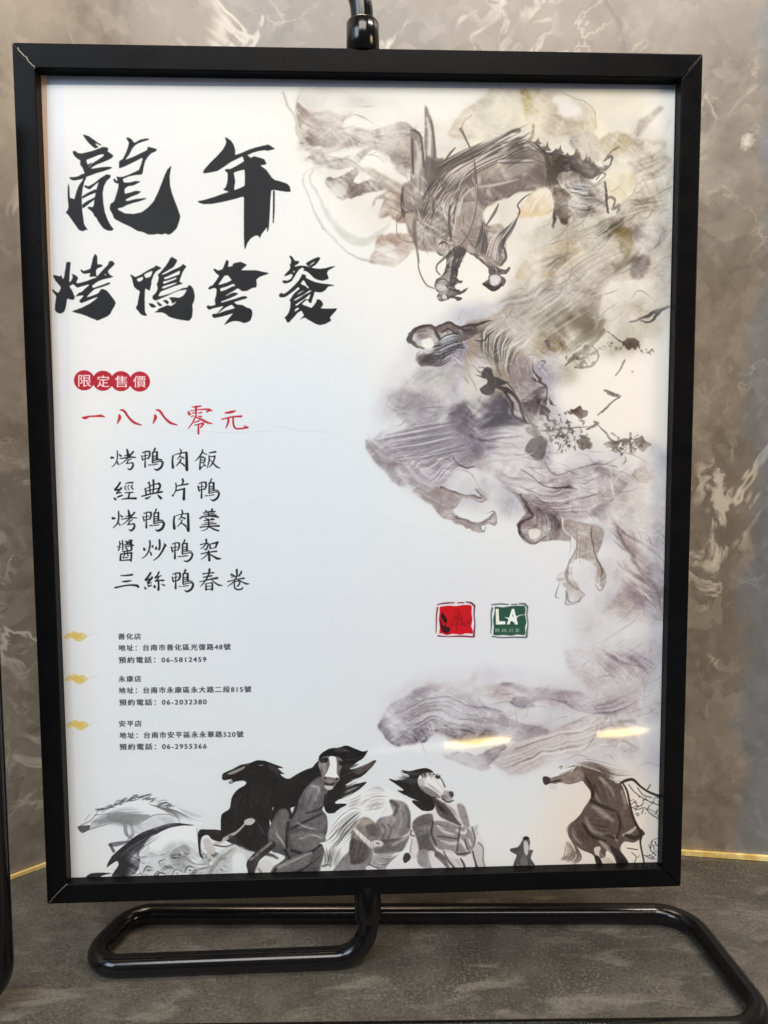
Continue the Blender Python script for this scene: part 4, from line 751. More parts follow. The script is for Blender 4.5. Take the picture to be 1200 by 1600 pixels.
def accents():
    for (x0, y0, x1, y1, ang, n, c, L0) in ((500,165,620,260,.15,40,.50,50), (830,300,1050,470,-.55,70,.46,60), (760,430,950,560,-.7,60,.46,55), (600,640,760,740,-.25,60,.46,50), (700,540,850,660,.9,50,.42,45), (780,700,960,790,.25,60,.50,60),
                                           (960,780,1050,960,.9,46,.52,55), (620,1080,780,1150,.1,50,.50,50), (760,1090,1000,1200,-.25,60,.56,55), (900,960,1050,1080,-.6,36,.58,50), (620,260,760,370,1.2,50,.34,34)):
        for _ in range(n):
            x, y = rng.uniform(x0, x1), rng.uniform(y0, y1)
            px_ = MAP([(x, y)])[0].astype(int)
            if not (0 <= px_[0] < CW and 0 <= px_[1] < CH) or CAN[px_[1], px_[0]].mean() > .86: continue
            a1 = ang + rng.randn() * .22; L_ = L0 * rng.uniform(.4, 1.1); b1 = rng.randn() * .25
            g_ = c * rng.uniform(.8, 1.15) if rng.rand() < .6 else .92
            P_ = [(x, y), (x + .5 * L_ * math.cos(a1), y + .5 * L_ * math.sin(a1)), (x + L_ * math.cos(a1 + b1), y + L_ * math.sin(a1 + b1))]
            stroke(P_, rng.uniform(.7, 2.2), (g_, g_ * .95, g_ * .92), rng.uniform(.25, .6), .3, taper=True)
    o, k = (590, 180), .21667
    q = dict(o=o, k=k)
    dk = (.30, .265, .25)
    # loose tips of the mane breaking past the outline
    for i in range(46):
        t = rng.rand(); x0, y0 = 560 + 520 * t + rng.randn() * 20, 330 - 170 * t + rng.randn() * 26
        L_ = rng.uniform(90, 230)
        stroke([(x0 - L_ * .8, y0 + L_ * .42, 2), (x0 - L_ * .3, y0 + L_ * .12, rng.uniform(6, 13)), (x0 + L_ * .35, y0 - L_ * .22 + rng.randn() * 8, 2)], None, dk if rng.rand() < .62 else (.86, .82, .77), rng.uniform(.5, .85), .2, **q)
    for i in range(26):
        t = rng.rand(); x0, y0 = 300 + 300 * t, 700 - 180 * t + rng.randn() * 60
        stroke([(x0, y0 + 60, 2), (x0 + 22, y0 - 10, rng.uniform(5, 11)), (x0 + 70, y0 - 80, 2)], None, dk if rng.rand() < .6 else (.84, .80, .75), rng.uniform(.4, .8), .3, **q)
    # eye, brows and scales
    stroke([(445,930,10),(470,915,14),(500,925,8)], None, (.20,.175,.17), .8, .3, **q)
    stroke([(430,985,6),(450,1005,12),(470,1010,6)], None, (.22,.19,.185), .8, .3, **q)
    for i in range(26):
        x0, y0 = rng.uniform(330, 640), rng.uniform(700, 960)
        stroke([(x0, y0), (x0 + 10 + rng.rand() * 14, y0 + 20 + rng.rand() * 30), (x0 + 8, y0 + 60 + rng.rand() * 30)], rng.uniform(4, 9), dk if rng.rand() < .6 else (.80, .76, .72), .55, .3, taper=True, **q)
    for s in ([(500,1200),(530,1215),(560,1205)], [(500,1240),(540,1260),(590,1262)], [(440,1190),(470,1180),(500,1190)], [(560,1100),(575,1130),(572,1160)], [(830,1110),(860,1130),(890,1125)], [(600,1000),(580,1060),(560,1120)]):
        stroke(s, 7, (.19,.165,.16), .8, .2, **q)
    for s in ([(520,1120,6),(515,1160,8),(505,1190,5)], [(545,1020,6),(525,1080,8)], [(850,1100,6),(862,1140,6)]):
        stroke(s, None, (.80,.76,.73), .7, .3, **q)
    # spines of the neck ridge
    q2 = dict(o=(790, 120), k=.225)
    for x, y, h_ in ((290, 500, 52), (380, 520, 46), (490, 550, 52), (560, 590, 44), (225, 455, 30), (430, 545, 20), (610, 612, 24)):
        poly([(x - 26, y + 6), (x - 8, y - h_ * .5), (x + 2, y - h_), (x + 8, y - h_ * .3), (x + 26, y + 14)], (.40,.355,.31), .9, .2, **q2)
    strands([(150,400),(60,430),(-80,520)], [(200,560),(80,600),(-60,690)], 26, 9, (.33,.29,.27), .6, .06, .3, **q2)
    strands([(200,560),(330,620),(420,800)], [(120,640),(260,740),(400,900)], 14, 9, (.34,.30,.25), .45, .06, .5, **q2)
    # curl and claws, middle
    q3 = dict(o=(620, 470), k=.21667)
    strands([(150,440),(220,390),(340,330)], [(230,480),(330,460),(480,380)], 20, 7, (.26,.235,.235), .7, .05, .2, **q3)
    strands([(460,230),(540,210),(690,150)], [(500,260),(580,240),(680,190)], 10, 8, (.30,.27,.27), .7, .05, .3, **q3)
    strands([(700,180),(660,280),(660,420)], [(860,240),(800,360),(800,540)], 16, 8, (.40,.37,.36), .6, .05, .4, **q3)
    strands([(700,200),(670,280),(670,420)], [(860,260),(800,360),(800,520)], 10, 9, (.93,.92,.90), .7, .05, .4, **q3)
    strands([(860,620),(900,500),(930,420)], [(1010,640),(980,540),(960,430)], 10, 8, (.50,.47,.47), .5, .08, .4, **q3)
    q4 = dict(o=(560, 480), k=.425)
    poly([(330,370),(440,340),(520,330),(560,370),(540,430),(470,450),(400,470),(340,430)], (.36,.34,.37), .55, 9, tex=NS, tamp=.8, **q4)
    poly([(440,440),(520,400),(600,405),(620,430),(520,440)], (.30,.28,.31), .6, 3, **q4)
    poly([(380,440),(460,470),(450,540),(390,560),(350,500)], (.48,.45,.49), .45, 7, tex=NS, tamp=.8, **q4)
    poly([(30,490),(80,520),(130,560),(140,640),(90,600),(45,545)], (.60,.56,.575), .5, 3, tex=NS, tamp=.6, **q4)
    strands([(60,480),(260,440),(420,410)], [(120,570),(300,540),(440,500)], 40, 5, (.46,.44,.47), .38, .06, .6, colj=.05, **q4)
    strands([(60,480),(260,440),(420,410)], [(120,570),(300,540),(440,500)], 22, 4, (.88,.87,.89), .5, .06, .5, **q4)
    strands([(440,380),(520,340),(620,390)], [(400,500),(520,470),(640,470)], 22, 5, (.34,.32,.35), .5, .06, .5, **q4)
    poly([(700,20),(800,-20),(900,30),(900,90),(840,120),(760,130),(690,90)], (.47,.43,.36), .45, 10, tex=NS, tamp=.9, **q4)
    for A, B in (([(560,60),(640,0),(760,-90)], [(700,120),(800,60),(960,-40)]), ([(700,-100),(820,-190),(1000,-260)], [(820,0),(960,-120),(1100,-200)])):
        strands(A, B, 26, 6, (.52,.48,.42), .22, .07, .8, colj=.05, **q4)
        strands(A, B, 12, 6, (.92,.89,.83), .28, .07, .8, **q4)
    strands([(200,440),(300,430),(420,400)], [(150,560),(280,520),(420,480)], 26, 4, (.50,.48,.51), .5, .06, .4, **q4)
    strands([(120,600),(240,650),(360,680)], [(240,700),(300,740),(370,790)], 14, 3.5, (.58,.55,.55), .6, .06, .3, **q4)
    for s in ([(430,665),(440,680),(470,702)], [(480,700),(455,716),(430,712)], [(470,760),(500,752),(512,800)], [(440,800),(460,826),(470,800)], [(380,790),(400,812),(420,796)], [(865,1010),(890,1042),(915,1000)], [(908,980),(900,1000),(885,1005)], [(745,1000),(725,1060),(740,1070)], [(770,1050),(762,1090),(790,1092)], [(820,1058),(812,1082),(790,1080)]):
        stroke(s, 5, (.52,.475,.46), .8, .2, taper=True, **q4)
    strands([(640,710),(660,780),(640,850)], [(720,760),(740,810),(730,850)], 16, 4, (.40,.36,.37), .6, .08, .3, **q4)
    strands([(780,790),(790,880),(770,980)], [(880,800),(850,900),(880,980)], 12, 4, (.60,.56,.54), .6, .08, .4, **q4)

def horses():
    global SOFTK
    SOFTK = .6
    B = (.085, .07, .07); W = (.96, .955, .95)
    # ================= far left pale horse  (frame 100,1220 k=.25)
    q = dict(o=(100, 1220), k=.25)
    poly([(85,290),(130,270),(180,240),(200,190),(240,160),(330,130),(470,105),(600,160),(720,200),(860,240),(830,290),(700,270),(560,300),(440,270),(330,255),(270,275),(180,300),(110,325)], (.93,.93,.935), .95, 1, **q)
    poly([(270,210),(330,190),(420,205),(540,215),(460,260),(420,272),(330,250),(290,250)], (.52,.52,.53), .75, 2.6, **q)
    poly([(180,250),(240,215),(290,210),(290,255),(230,280),(170,295)], (.62,.62,.63), .7, 1.5, **q)
    poly([(85,290),(120,280),(165,280),(150,310),(110,325)], (.24,.23,.24), .85, .8, **q)
    poly([(195,250),(230,235),(200,285),(165,290)], (.88,.88,.88), .6, .8, **q)
    stroke([(160,210),(130,250)], 5, (.5,.5,.5), .6, .3, **q)
    for i in range(60):
        t = rng.rand(); x0 = 200 + 440 * t; y0 = 185 - 88 * math.sin(min(t * 1.25, 1) * 1.9) + (max(t - .6, 0) * 150) + rng.randn() * 8
        L_ = rng.uniform(26, 75)
        stroke([(x0, y0 + 10, 2), (x0 + L_ * .5, y0 + rng.uniform(-6, 8), rng.uniform(4, 10)), (x0 + L_, y0 + rng.uniform(-14, 10), 2)], None, rng.choice([.12, .22, .38, .55]), rng.uniform(.5, .9), .2, **q)
    strands([(250,200),(380,170),(520,170)], [(300,250),(420,260),(560,220)], 14, 8, .70, .5, .06, .8, colj=.1, **q)
    strands([(520,140),(640,190),(740,280)], [(560,160),(700,190),(860,280)], 18, 8, .45, .6, .08, .5, colj=.1, **q)
    strands([(640,110),(760,170),(880,240)], [(740,200),(860,260),(980,200)], 7, 5, .65, .5, .1, .4, **q)
    stroke([(200,180,12),(260,175,16),(300,160,10)], None, (.3,.3,.3), .7, .5, **q)
    stroke([(380,270,24),(390,330,22),(420,360,10)], None, (.42,.42,.43), .7, 1, **q)
    stroke([(420,270,14),(430,330,24),(400,370,12)], None, (.55,.55,.55), .7, .8, **q)
    stroke([(290,400,26),(330,395,30),(420,375,10)], None, (.36,.35,.36), .8, .8, **q)
    stroke([(290,400,18),(310,440,20)], None, (.22,.21,.22), .8, .5, **q)
    poly([(470,280),(560,215),(640,210),(700,265),(560,300)], (.90,.90,.91), .9, 2, **q)
    for s in ([(85,290,5),(120,272,6),(170,245,5),(215,190,4)], [(110,325,5),(180,298,6),(270,272,5),(330,252,4)], [(330,250,4),(400,268,6),(470,262,5),(560,215,5),(640,208,4)], [(640,208,3),(700,225,4),(730,270,3)], [(190,215,4),(240,210,5),(290,200,4)]):
        stroke(s, None, (.38,.37,.38), .8, .3, **q)
    strands([(150,260),(230,235),(330,200)], [(170,290),(260,262),(420,255)], 12, 5, (.5,.5,.5), .5, .06, .4, **q)
    # second pale horse with black tail
    poly([(470,440),(520,370),(620,300),(760,280),(830,300),(850,420),(930,500),(960,520),(820,570),(780,640),(200,640),(300,590),(400,520)], (.95,.95,.95), .95, 1, **q)
    poly([(265,540),(300,470),(370,410),(460,340),(560,295),(680,265),(820,278),(700,285),(600,320),(540,350),(500,400),(470,450),(480,500),(460,560),(420,595),(300,600),(340,530),(330,500),(300,520)], (.13,.12,.14), .96, .5, rg=.5, **q)
    strands([(300,500),(420,400),(640,290)], [(420,560),(480,440),(720,280)], 14, 6, .38, .5, .06, .4, **q)
    poly([(60,655),(140,600),(200,575),(300,580),(220,605),(120,650)], (.14,.13,.14), .95, .5, rg=.4, **q)
    stroke([(100,650,14),(200,615,8),(330,600,4)], None, (.5,.5,.5), .6, .6, **q)
    poly([(650,470),(700,420),(760,400),(790,440),(750,500),(780,560),(720,550),(680,520)], (.40,.39,.40), .85, 2, **q, tex=NS, tamp=.8)
    poly([(660,470),(700,455),(730,465),(690,490)], (.12,.11,.12), .85, .8, **q)
    strands([(690,440),(740,500),(800,560)], [(760,400),(780,480),(840,540)], 14, 6, .5, .6, .08, .4, colj=.1, **q)
    poly([(610,545),(660,525),(690,550),(640,560)], (.15,.15,.16), .85, .6, **q)
    poly([(460,640),(490,590),(540,600),(520,630)], (.13,.13,.14), .9, .5, **q)
    stroke([(420,490,8),(480,480,16),(560,470,10),(640,460,5)], None, (.45,.45,.46), .7, .6, **q)
    stroke([(540,480,10),(600,540,10),(640,600,16)], None, (.6,.6,.6), .6, .8, **q)
    stroke([(530,550,10),(550,545,14)], None, (.2,.2,.2), .8, .4, **q)
    stroke([(620,590,10),(640,620,20)], None, (.25,.25,.25), .8, .5, **q)
    poly([(860,620),(960,540),(1060,420),(1080,440),(1000,560),(920,640),(840,640)], (.72,.70,.68), .85, 2, **q, tex=NS, tamp=.6)
    stroke([(790,620,10),(830,560,12),(960,530,8)], None, (.16,.15,.16), .85, .5, **q)
    poly([(960,620),(1000,600),(1060,620),(1000,635)], (.14,.13,.13), .9, .8, **q)
    for s in ([(470,440,5),(520,370,5),(600,320,4)], [(830,300,4),(850,420,6),(900,480,5),(960,520,4)], [(500,470,5),(540,500,8),(600,520,6)], [(420,600,5),(520,570,6),(620,575,5),(700,600,5)], [(700,560,4),(780,580,7),(800,620,5)], [(760,480,4),(820,520,8),(930,520,5)], [(470,540,5),(480,580,8),(520,600,5)], [(560,600,4),(600,560,7),(660,580,5)], [(880,420,6),(940,460,10),(1010,480,6)], [(200,640,4),(260,610,5),(330,600,4)]):
        stroke(s, None, (.40,.39,.40), .75, .4, **q)
    strands([(480,520),(560,540),(640,620)], [(560,480),(640,520),(700,600)], 12, 7, (.6,.6,.61), .5, .08, .5, colj=.1, **q)
    strands([(860,440),(900,500),(860,600)], [(960,540),(960,580),(940,640)], 14, 8, (.55,.53,.52), .5, .08, .6, colj=.12, **q)
    for p_, c_, a_ in (([(480,500),(520,480),(570,490),(600,540),(590,600),(540,640),(500,600),(470,560)], .93, .9), ([(500,560),(530,540),(550,550),(540,570)], .15, .9), ([(560,590),(600,570),(640,600),(650,640),(600,640)], .50, .7), ([(640,560),(700,560),(760,600),(720,640),(650,640)], .90, .9), ([(690,560),(740,570),(700,590)], .35, .7),
                       ([(250,625),(330,605),(400,615),(330,640),(260,645)], .70, .5), ([(760,600),(800,560),(850,545),(820,590),(790,640)], .30, .7), ([(860,470),(900,455),(930,480),(910,520),(870,510)], .62, .7), ([(900,440),(960,450),(1000,480),(950,500)], .25, .7), ([(1060,500),(1120,470),(1150,520),(1130,600),(1080,620)], .88, .7)):
        poly(p_, c_, a_, .8, **q)
    for p_, c_ in (([(420,470),(600,440),(700,520),(640,660),(440,680)], .80), ([(640,400),(820,400),(860,560),(700,640),(620,540)], .74), ([(820,540),(980,470),(1160,470),(1160,680),(820,700)], .76), ([(160,640),(300,600),(420,610),(420,700),(160,700)], .72), ([(440,250),(620,220),(700,260),(560,310),(430,330)], .72), ([(270,215),(420,210),(540,215),(430,280),(290,262)], .50)):
        poly(p_, c_, .55, 9, tex=NS, tamp=1.0, **q)
    for x0, y0 in ((520,560),(600,600),(700,580),(780,560),(860,600),(930,500),(980,560)):          # heads, knees and hooves half lost in the mist
        poly([(x0-24,y0+10),(x0-6,y0-22),(x0+26,y0-18),(x0+34,y0+8),(x0+10,y0+30),(x0-14,y0+26)], rng.choice([.94,.88,.70]), .8, .8, **q)
        stroke([(x0-26,y0+14,4),(x0-4,y0-24,9),(x0+30,y0-18,5)], None, rng.choice([.18,.30,.42]), .8, .4, **q)
        stroke([(x0-10,y0+28,4),(x0+4,y0+50,10),(x0-6,y0+80,5)], None, rng.choice([.22,.40,.55]), .7, .5, **q)
        stroke([(x0+2,y0-2),(x0+12,y0)], 8, .14, .8, .3, **q)
    for i in range(95):
        x0, y0 = rng.uniform(430, 1000), rng.uniform(440, 640); a1 = rng.uniform(-1.2, .5); L_ = rng.uniform(20, 70)
        stroke([(x0, y0), (x0 + L_ * .5 * math.cos(a1) + rng.randn() * 6, y0 + L_ * .5 * math.sin(a1)), (x0 + L_ * math.cos(a1), y0 + L_ * math.sin(a1) + 8)], rng.uniform(3, 8), rng.choice([.18, .35, .6, .96]), rng.uniform(.4, .8), .4, taper=True, **q)
    # ================= the black horse (frame 310,1150 k=.24167)
    q = dict(o=(310, 1150), k=.24167)
    poly([(155,250),(180,232),(230,210),(280,185),(330,175),(380,158),(430,162),(500,185),(545,205),(510,210),(560,245),(530,245),(570,275),(640,262),(700,262),(720,400),(560,480),(500,500),(470,480),(460,560),(470,680),(440,700),(380,750),(310,740),(240,705),(150,660),(145,600),(150,510),(200,470),(215,400),(250,350),(310,310),(290,290),(240,295),(215,310),(195,300),(215,280),(160,285)], B, .985, .35, rg=.3, **q)
    poly([(190,240),(250,215),(300,195),(290,215),(240,240),(200,250)], (.66,.63,.61), .85, .8, **q)
    stroke([(225,210,5),(285,185,7),(330,190,4)], None, (.5,.48,.48), .6, .4, **q)
    stroke([(165,262,10),(185,252,8)], None, (.35,.33,.33), .7, .5, **q)
    poly([(200,300),(215,285),(225,300),(210,308)], (.7,.68,.68), .8, .5, **q)
    stroke([(390,190,6),(415,188,8)], None, (.7,.7,.7), .7, .4, **q)
    strands([(430,170),(490,200),(560,240)], [(440,200),(500,240),(540,290)], 9, 7, .22, .7, .08, .3, **q)
    poly([(480,465),(540,458),(500,510)], (.90,.90,.90), .95, .5, **q)
    # raised foreleg
    poly([(300,545),(340,530),(368,548),(340,575),(300,572)], (.86,.83,.80), .92, .8, **q)
    stroke([(300,570,12),(250,620,16),(200,650,26),(130,690,26),(100,700,16)], None, (.78,.75,.72), .9, .8, **q)
    poly([(195,645),(240,650),(250,690),(210,695)], (.22,.20,.20), .8, 1, **q)
    stroke([(100,705,8),(180,715,10),(250,690,8)], None, (.15,.13,.13), .8, .6, **q)
    stroke([(385,565,7),(420,625,10)], None, (.30,.28,.28), .8, .6, **q)
    stroke([(335,600),(332,635)], 6, (.30,.28,.28), .7, .6, **q)
    poly([(0,620),(60,605),(150,615),(150,680),(90,670),(60,640),(20,660),(15,740),(30,790),(5,760)], B, .95, .6, **q)
    poly([(30,680),(60,662),(90,700),(110,740),(90,790),(60,790),(50,740)], (.80,.77,.75), .9, 1, **q)
    stroke([(90,770,14),(140,790,26),(180,790,14)], None, (.35,.32,.32), .8, 1, **q)
    poly([(90,800),(160,740),(230,700),(330,740),(380,760),(320,800),(320,940),(0,940),(0,880),(90,840)], (.80,.80,.80), .75, 3, **q, tex=NS, tamp=.7)
    stroke([(10,930,10),(110,830,30),(220,730,12)], None, (.58,.55,.53), .7, 1.5, **q)
    poly([(220,780),(300,770),(310,920),(240,930)], (.95,.96,.96), .8, 3, **q)
    poly([(120,930),(170,912),(230,925),(200,942),(130,942)], (.15,.14,.14), .9, .8, **q)
    poly([(600,270),(760,200),(820,260),(640,420),(520,520),(470,560),(460,420)], B, .98, .5, **q)
    poly([(480,462),(545,456),(500,512)], (.90,.90,.90), .95, .5, **q)
    # ================= front grey horse
    poly([(770,160),(790,120),(840,85),(900,75),(960,62),(990,75),(1060,100),(1095,95),(1060,145),(1010,180),(980,215),(1060,195),(1150,155),(1110,210),(1060,260),(1000,285),(950,320),(1060,300),(1085,300),(1060,330),(980,380),(900,415),(890,435),(960,440),(900,480),(870,500),(820,480),(800,360),(790,290),(690,280),(600,340),(600,480),(640,560),(560,600),(480,560),(500,420),(570,350),(640,300),(700,250)], B, .98, .4, rg=.5, **q)
    poly([(1000,220),(1080,185),(1140,165),(1100,215),(1040,250),(1010,240)], (.42,.38,.34), .75, 1.2, **q)
    strands([(940,110),(1000,130),(1090,95)], [(900,420),(980,340),(1080,300)], 22, 8, .20, .7, .06, .4, **q)
    strands([(960,300),(1020,280),(1080,270)], [(900,430),(960,400),(1060,340)], 7, 6, .85, .6, .08, .4, **q)
    strands([(840,100),(900,80),(980,70)], [(930,110),(980,100),(1000,110)], 9, 5, .4, .5, .08, .3, **q)
    # body of it
    poly([(790,260),(840,340),(820,400),(800,470),(830,520),(835,600),(820,680),(810,760),(780,840),(700,940),(450,940),(470,870),(560,790),(520,760),(470,740),(450,640),(480,540),(520,480),(570,470),(600,540),(640,430),(700,330)], (.32,.30,.31), .97, .5, **q)
    poly([(700,330),(790,270),(830,350),(800,440),(740,500),(640,530),(620,500),(660,400)], (.42,.40,.41), .85, 1.5, **q)
    poly([(690,360),(770,300),(800,360),(760,450),(700,480)], (.50,.485,.495), .6, 3.5, **q)
    poly([(480,560),(540,480),(590,500),(580,600),(560,700),(480,680),(455,630)], (.46,.44,.445), .7, 3, **q)
    poly([(600,540),(700,510),(800,490),(830,560),(790,620),(700,600),(620,600)], (.44,.42,.43), .7, 3, **q)
    poly([(600,640),(700,620),(820,640),(800,720),(700,745),(620,720)], (.50,.48,.48), .65, 4, **q)
    for s in ([(580,560,16),(570,640,20),(570,720,14)], [(600,600,10),(680,560,16),(800,500,8)], [(600,740,16),(700,760,18),(800,700,14)], [(640,430,18),(620,490,20),(590,530,12)], [(820,380,14),(800,460,10),(700,500,8)], [(560,740,18),(590,790,16)]):
        stroke(s, None, (.09,.08,.085), .88, 1.6, **q)
    for s in ([(500,630,8),(540,680,10),(560,720,6)], [(640,560,8),(700,590,12),(760,600,6)], [(660,660,10),(740,640,12),(800,660,6)], [(730,320,8),(780,340,10),(760,420,6)]):
        stroke(s, None, (.86,.84,.84), .75, 2.2, **q)
    # legs
    poly([(310,830),(330,790),(390,730),(440,690),(490,680),(500,710),(460,750),(400,800),(380,840),(340,930),(325,930),(320,880)], (.16,.145,.15), .97, .5, **q)
    stroke([(470,690,18),(410,740,18),(350,795,12)], None, (.60,.58,.58), .75, 1.4, **q)
    stroke([(335,800,16),(350,790,18)], None, (.66,.63,.62), .7, 1, **q)
    poly([(450,930),(480,850),(560,820),(640,770),(740,750),(700,830),(620,870),(540,890),(520,930)], (.44,.42,.42), .95, .8, **q)
    stroke([(520,850,18),(620,800,26),(730,755,10)], None, (.70,.68,.67), .7, 2, **q)
    stroke([(470,920,26),(500,860,20)], None, (.13,.12,.12), .85, 1, **q)
    stroke([(560,910,14),(660,870,16),(800,770,10)], None, (.15,.14,.14), .8, 1.4, **q)
    poly([(640,930),(720,860),(810,760),(790,850),(760,930)], (.34,.32,.33), .85, 1.5, **q)
    stroke([(400,760,20),(470,770,22),(510,790,14)], None, (.20,.18,.18), .8, 1.5, **q)
    poly([(370,860),(430,800),(480,830),(440,900),(370,925),(345,925)], (.86,.85,.83), .85, 2, **q)
    stroke([(390,860,18),(410,890,16)], None, (.35,.32,.30), .6, 1.5, **q)
    # its face
    poly([(785,150),(830,130),(900,135),(935,165),(925,205),(910,260),(915,280),(890,310),(865,345),(830,345),(805,320),(800,280),(790,230),(775,190)], (.50,.47,.46), .97, .5, **q)
    poly([(845,135),(885,135),(895,180),(895,240),(910,270),(880,270),(830,262),(815,262),(835,225),(850,180)], W, .97, .7, **q)
    poly([(775,180),(810,160),(830,200),(815,245),(795,225)], (.66,.63,.62), .6, 1, **q)
    poly([(785,150),(830,140),(840,160),(800,175)], (.13,.12,.12), .85, .8, **q)
    poly([(905,160),(935,165),(930,190),(912,190)], (.16,.14,.14), .85, .6, **q)
    poly([(812,264),(826,264),(828,277),(815,280)], (.14,.12,.12), .85, .4, **q); poly([(889,270),(904,270),(902,283),(891,284)], (.14,.12,.12), .85, .4, **q)
    poly([(812,298),(832,300),(850,308),(878,300),(882,310),(862,320),(840,320),(818,314)], (.14,.12,.12), .85, .5, **q)
    poly([(800,285),(812,290),(818,318),(808,318)], (.30,.27,.27), .6, .6, **q)
    stroke([(838,300,10),(850,290,12),(868,296,8)], None, (.60,.56,.54), .8, .5, **q)
    poly([(815,322),(870,325),(860,345),(835,348)], (.86,.84,.82), .85, .6, **q)
    # ================= white horse with grey head, right of it (frame 490,1190 k=.2333)
    q = dict(o=(490, 1190), k=.23333)
    poly([(100,760),(80,640),(60,560),(40,545),(90,530),(80,500),(120,420),(180,340),(260,290),(150,275),(240,240),(340,180),(410,170),(520,190),(640,260),(750,320),(780,350),(700,400),(660,440),(640,500),(600,580),(620,620),(560,620),(440,740),(420,770)], (.935,.935,.935), .97, .8, **q)
    poly([(510,260),(600,270),(640,320),(650,420),(640,470),(560,520),(500,540),(420,560),(400,460),(440,380),(530,350)], (.50,.475,.465), .9, 2.5, **q, tex=NS, tamp=.35)
    stroke([(520,265,26),(560,300,30),(540,360,20)], None, (.30,.28,.27), .75, 2, **q)
    stroke([(610,300,10),(640,350,16),(635,440,14)], None, (.32,.30,.29), .7, 1.4, **q)
    stroke([(570,320,14),(590,400,18),(560,470,14)], None, (.68,.65,.64), .6, 2.2, **q)
    for x in (440, 480, 520): stroke([(x - 20, 420), (x, 460), (x - 20, 520)], 12, (.30,.27,.27), .6, 1.5, **q)
    poly([(430,530),(520,520),(620,500),(650,480),(600,590),(540,610),(440,620),(400,600)], (.30,.28,.28), .8, 2, **q)
    stroke([(530,560,14),(600,520,20),(660,470,16)], None, (.75,.72,.71), .7, 1.2, **q)
    poly([(400,630),(560,600),(520,640),(440,740),(420,770),(380,700)], (.60,.59,.59), .8, 3, **q, tex=NS, tamp=.5)
    poly([(640,480),(660,445),(700,450),(712,490),(690,510),(700,560),(712,610),(680,650),(640,650),(610,680),(598,650),(610,620),(640,600),(650,540)], (.88,.86,.85), .95, .5, **q)
    poly([(598,650),(612,615),(640,615),(650,650),(612,680)], (.14,.12,.12), .9, .6, **q)
    stroke([(655,460,10),(650,490,12),(680,500,8)], None, (.25,.22,.22), .75, .6, **q)
    stroke([(660,520,6),(650,580,8),(650,610,6)], None, (.45,.42,.42), .7, .6, **q)
    # head down, grey with white blaze
    poly([(245,430),(290,390),(350,372),(400,400),(430,440),(430,490),(400,540),(400,600),(390,680),(400,740),(430,770),(100,770),(150,700),(240,600),(250,520)], (.48,.445,.43), .92, 1.2, **q)
    poly([(310,390),(370,380),(390,410),(340,430),(300,420)], (.70,.64,.59), .8, 1.6, **q)
    poly([(350,430),(410,420),(430,470),(400,500),(360,480)], (.34,.31,.31), .75, 1.5, **q)
    poly([(250,520),(330,540),(370,600),(350,660),(260,690),(240,620)], (.20,.175,.175), .75, 2.5, **q)
    poly([(100,770),(170,690),(260,690),(360,700),(360,770)], (.58,.57,.575), .85, 2.5, **q)
    stroke([(275,455,24),(330,510,30),(385,560,36)], None, (.95,.93,.91), .97, .4, **q)
    poly([(380,545),(420,525),(460,535),(465,560),(430,580),(385,585)], (.86,.83,.82), .95, .5, **q)
    stroke([(420,545,8),(435,550,10)], None, (.18,.16,.16), .8, .4, **q)
    stroke([(380,590,10),(440,570,8)], None, (.2,.18,.18), .7, .5, **q)
    stroke([(395,580,20),(395,640,16),(385,700,18)], None, (.72,.69,.68), .9, .8, **q)
    poly([(360,700),(400,690),(430,720),(425,765),(360,765),(350,730)], (.93,.92,.92), .95, .6, **q)
    stroke([(370,690,8),(400,700,10),(430,715,8)], None, (.15,.13,.13), .85, .4, **q)
    strands([(300,300),(180,380),(60,540)], [(340,380),(240,500),(150,600)], 34, 9, .97, .9, .06, .3, **q)
    strands([(300,300),(180,380),(60,540)], [(340,380),(240,500),(150,600)], 24, 6, (.42,.41,.41), .7, .06, .3, colj=.1, **q)
    strands([(180,390),(120,480),(40,545)], [(260,440),(180,560),(100,620)], 12, 6, (.30,.29,.29), .6, .08, .3, **q)
    strands([(330,200),(280,240),(160,270)], [(330,330),(260,320),(200,360)], 9, 6, (.55,.54,.54), .5, .1, .3, **q)
    stroke([(60,700,16),(100,690,10),(120,700,6)], None, (.25,.24,.25), .7, 1, **q)
    stroke([(415,172,5),(470,190,7)], None, (.5,.5,.5), .6, .4, **q)
    for A1, B1, n, w, c, a in (([(330,210),(420,180),(520,200)], [(330,340),(430,330),(520,300)], 16, 7, .62, .5), ([(120,520),(100,620),(90,740)], [(240,600),(180,680),(140,760)], 18, 9, .50, .55), ([(300,300),(330,260),(400,230)], [(440,380),(480,320),(520,280)], 12, 7, .70, .5),
                             ([(60,560),(80,640),(60,730)], [(110,580),(120,660),(100,740)], 8, 8, .25, .6), ([(440,620),(520,640),(600,600)], [(420,720),(480,700),(560,640)], 12, 7, .35, .5)):
        strands(A1, B1, n, w, (c, c * .97, c * .97), a, .07, .5, colj=.08, **q)
    # ================= third horse with black mane
    poly([(820,240),(930,290),(990,300),(1050,430),(1110,400),(1090,460),(1140,530),(1150,640),(1160,740),(1100,745),(700,640),(700,560),(660,430),(700,370),(800,320)], (.90,.88,.87), .9, 1.5, **q)
    poly([(505,118),(560,125),(620,115),(590,95),(640,100),(585,60),(640,65),(700,50),(760,45),(800,70),(720,90),(700,140),(730,190),(790,230),(820,240),(800,320),(740,330),(690,300),(660,262),(700,262),(640,235),(560,195),(600,188)], B, .97, .4, rg=.5, **q)
    strands([(590,60),(680,70),(790,60)], [(520,120),(620,150),(720,190)], 12, 8, .28, .7, .06, .4, **q)
    poly([(700,110),(740,75),(790,80),(830,110),(870,160),(895,190),(935,210),(935,260),(900,280),(860,250),(820,220),(740,190),(705,160)], (.94,.93,.92), .97, .5, **q)
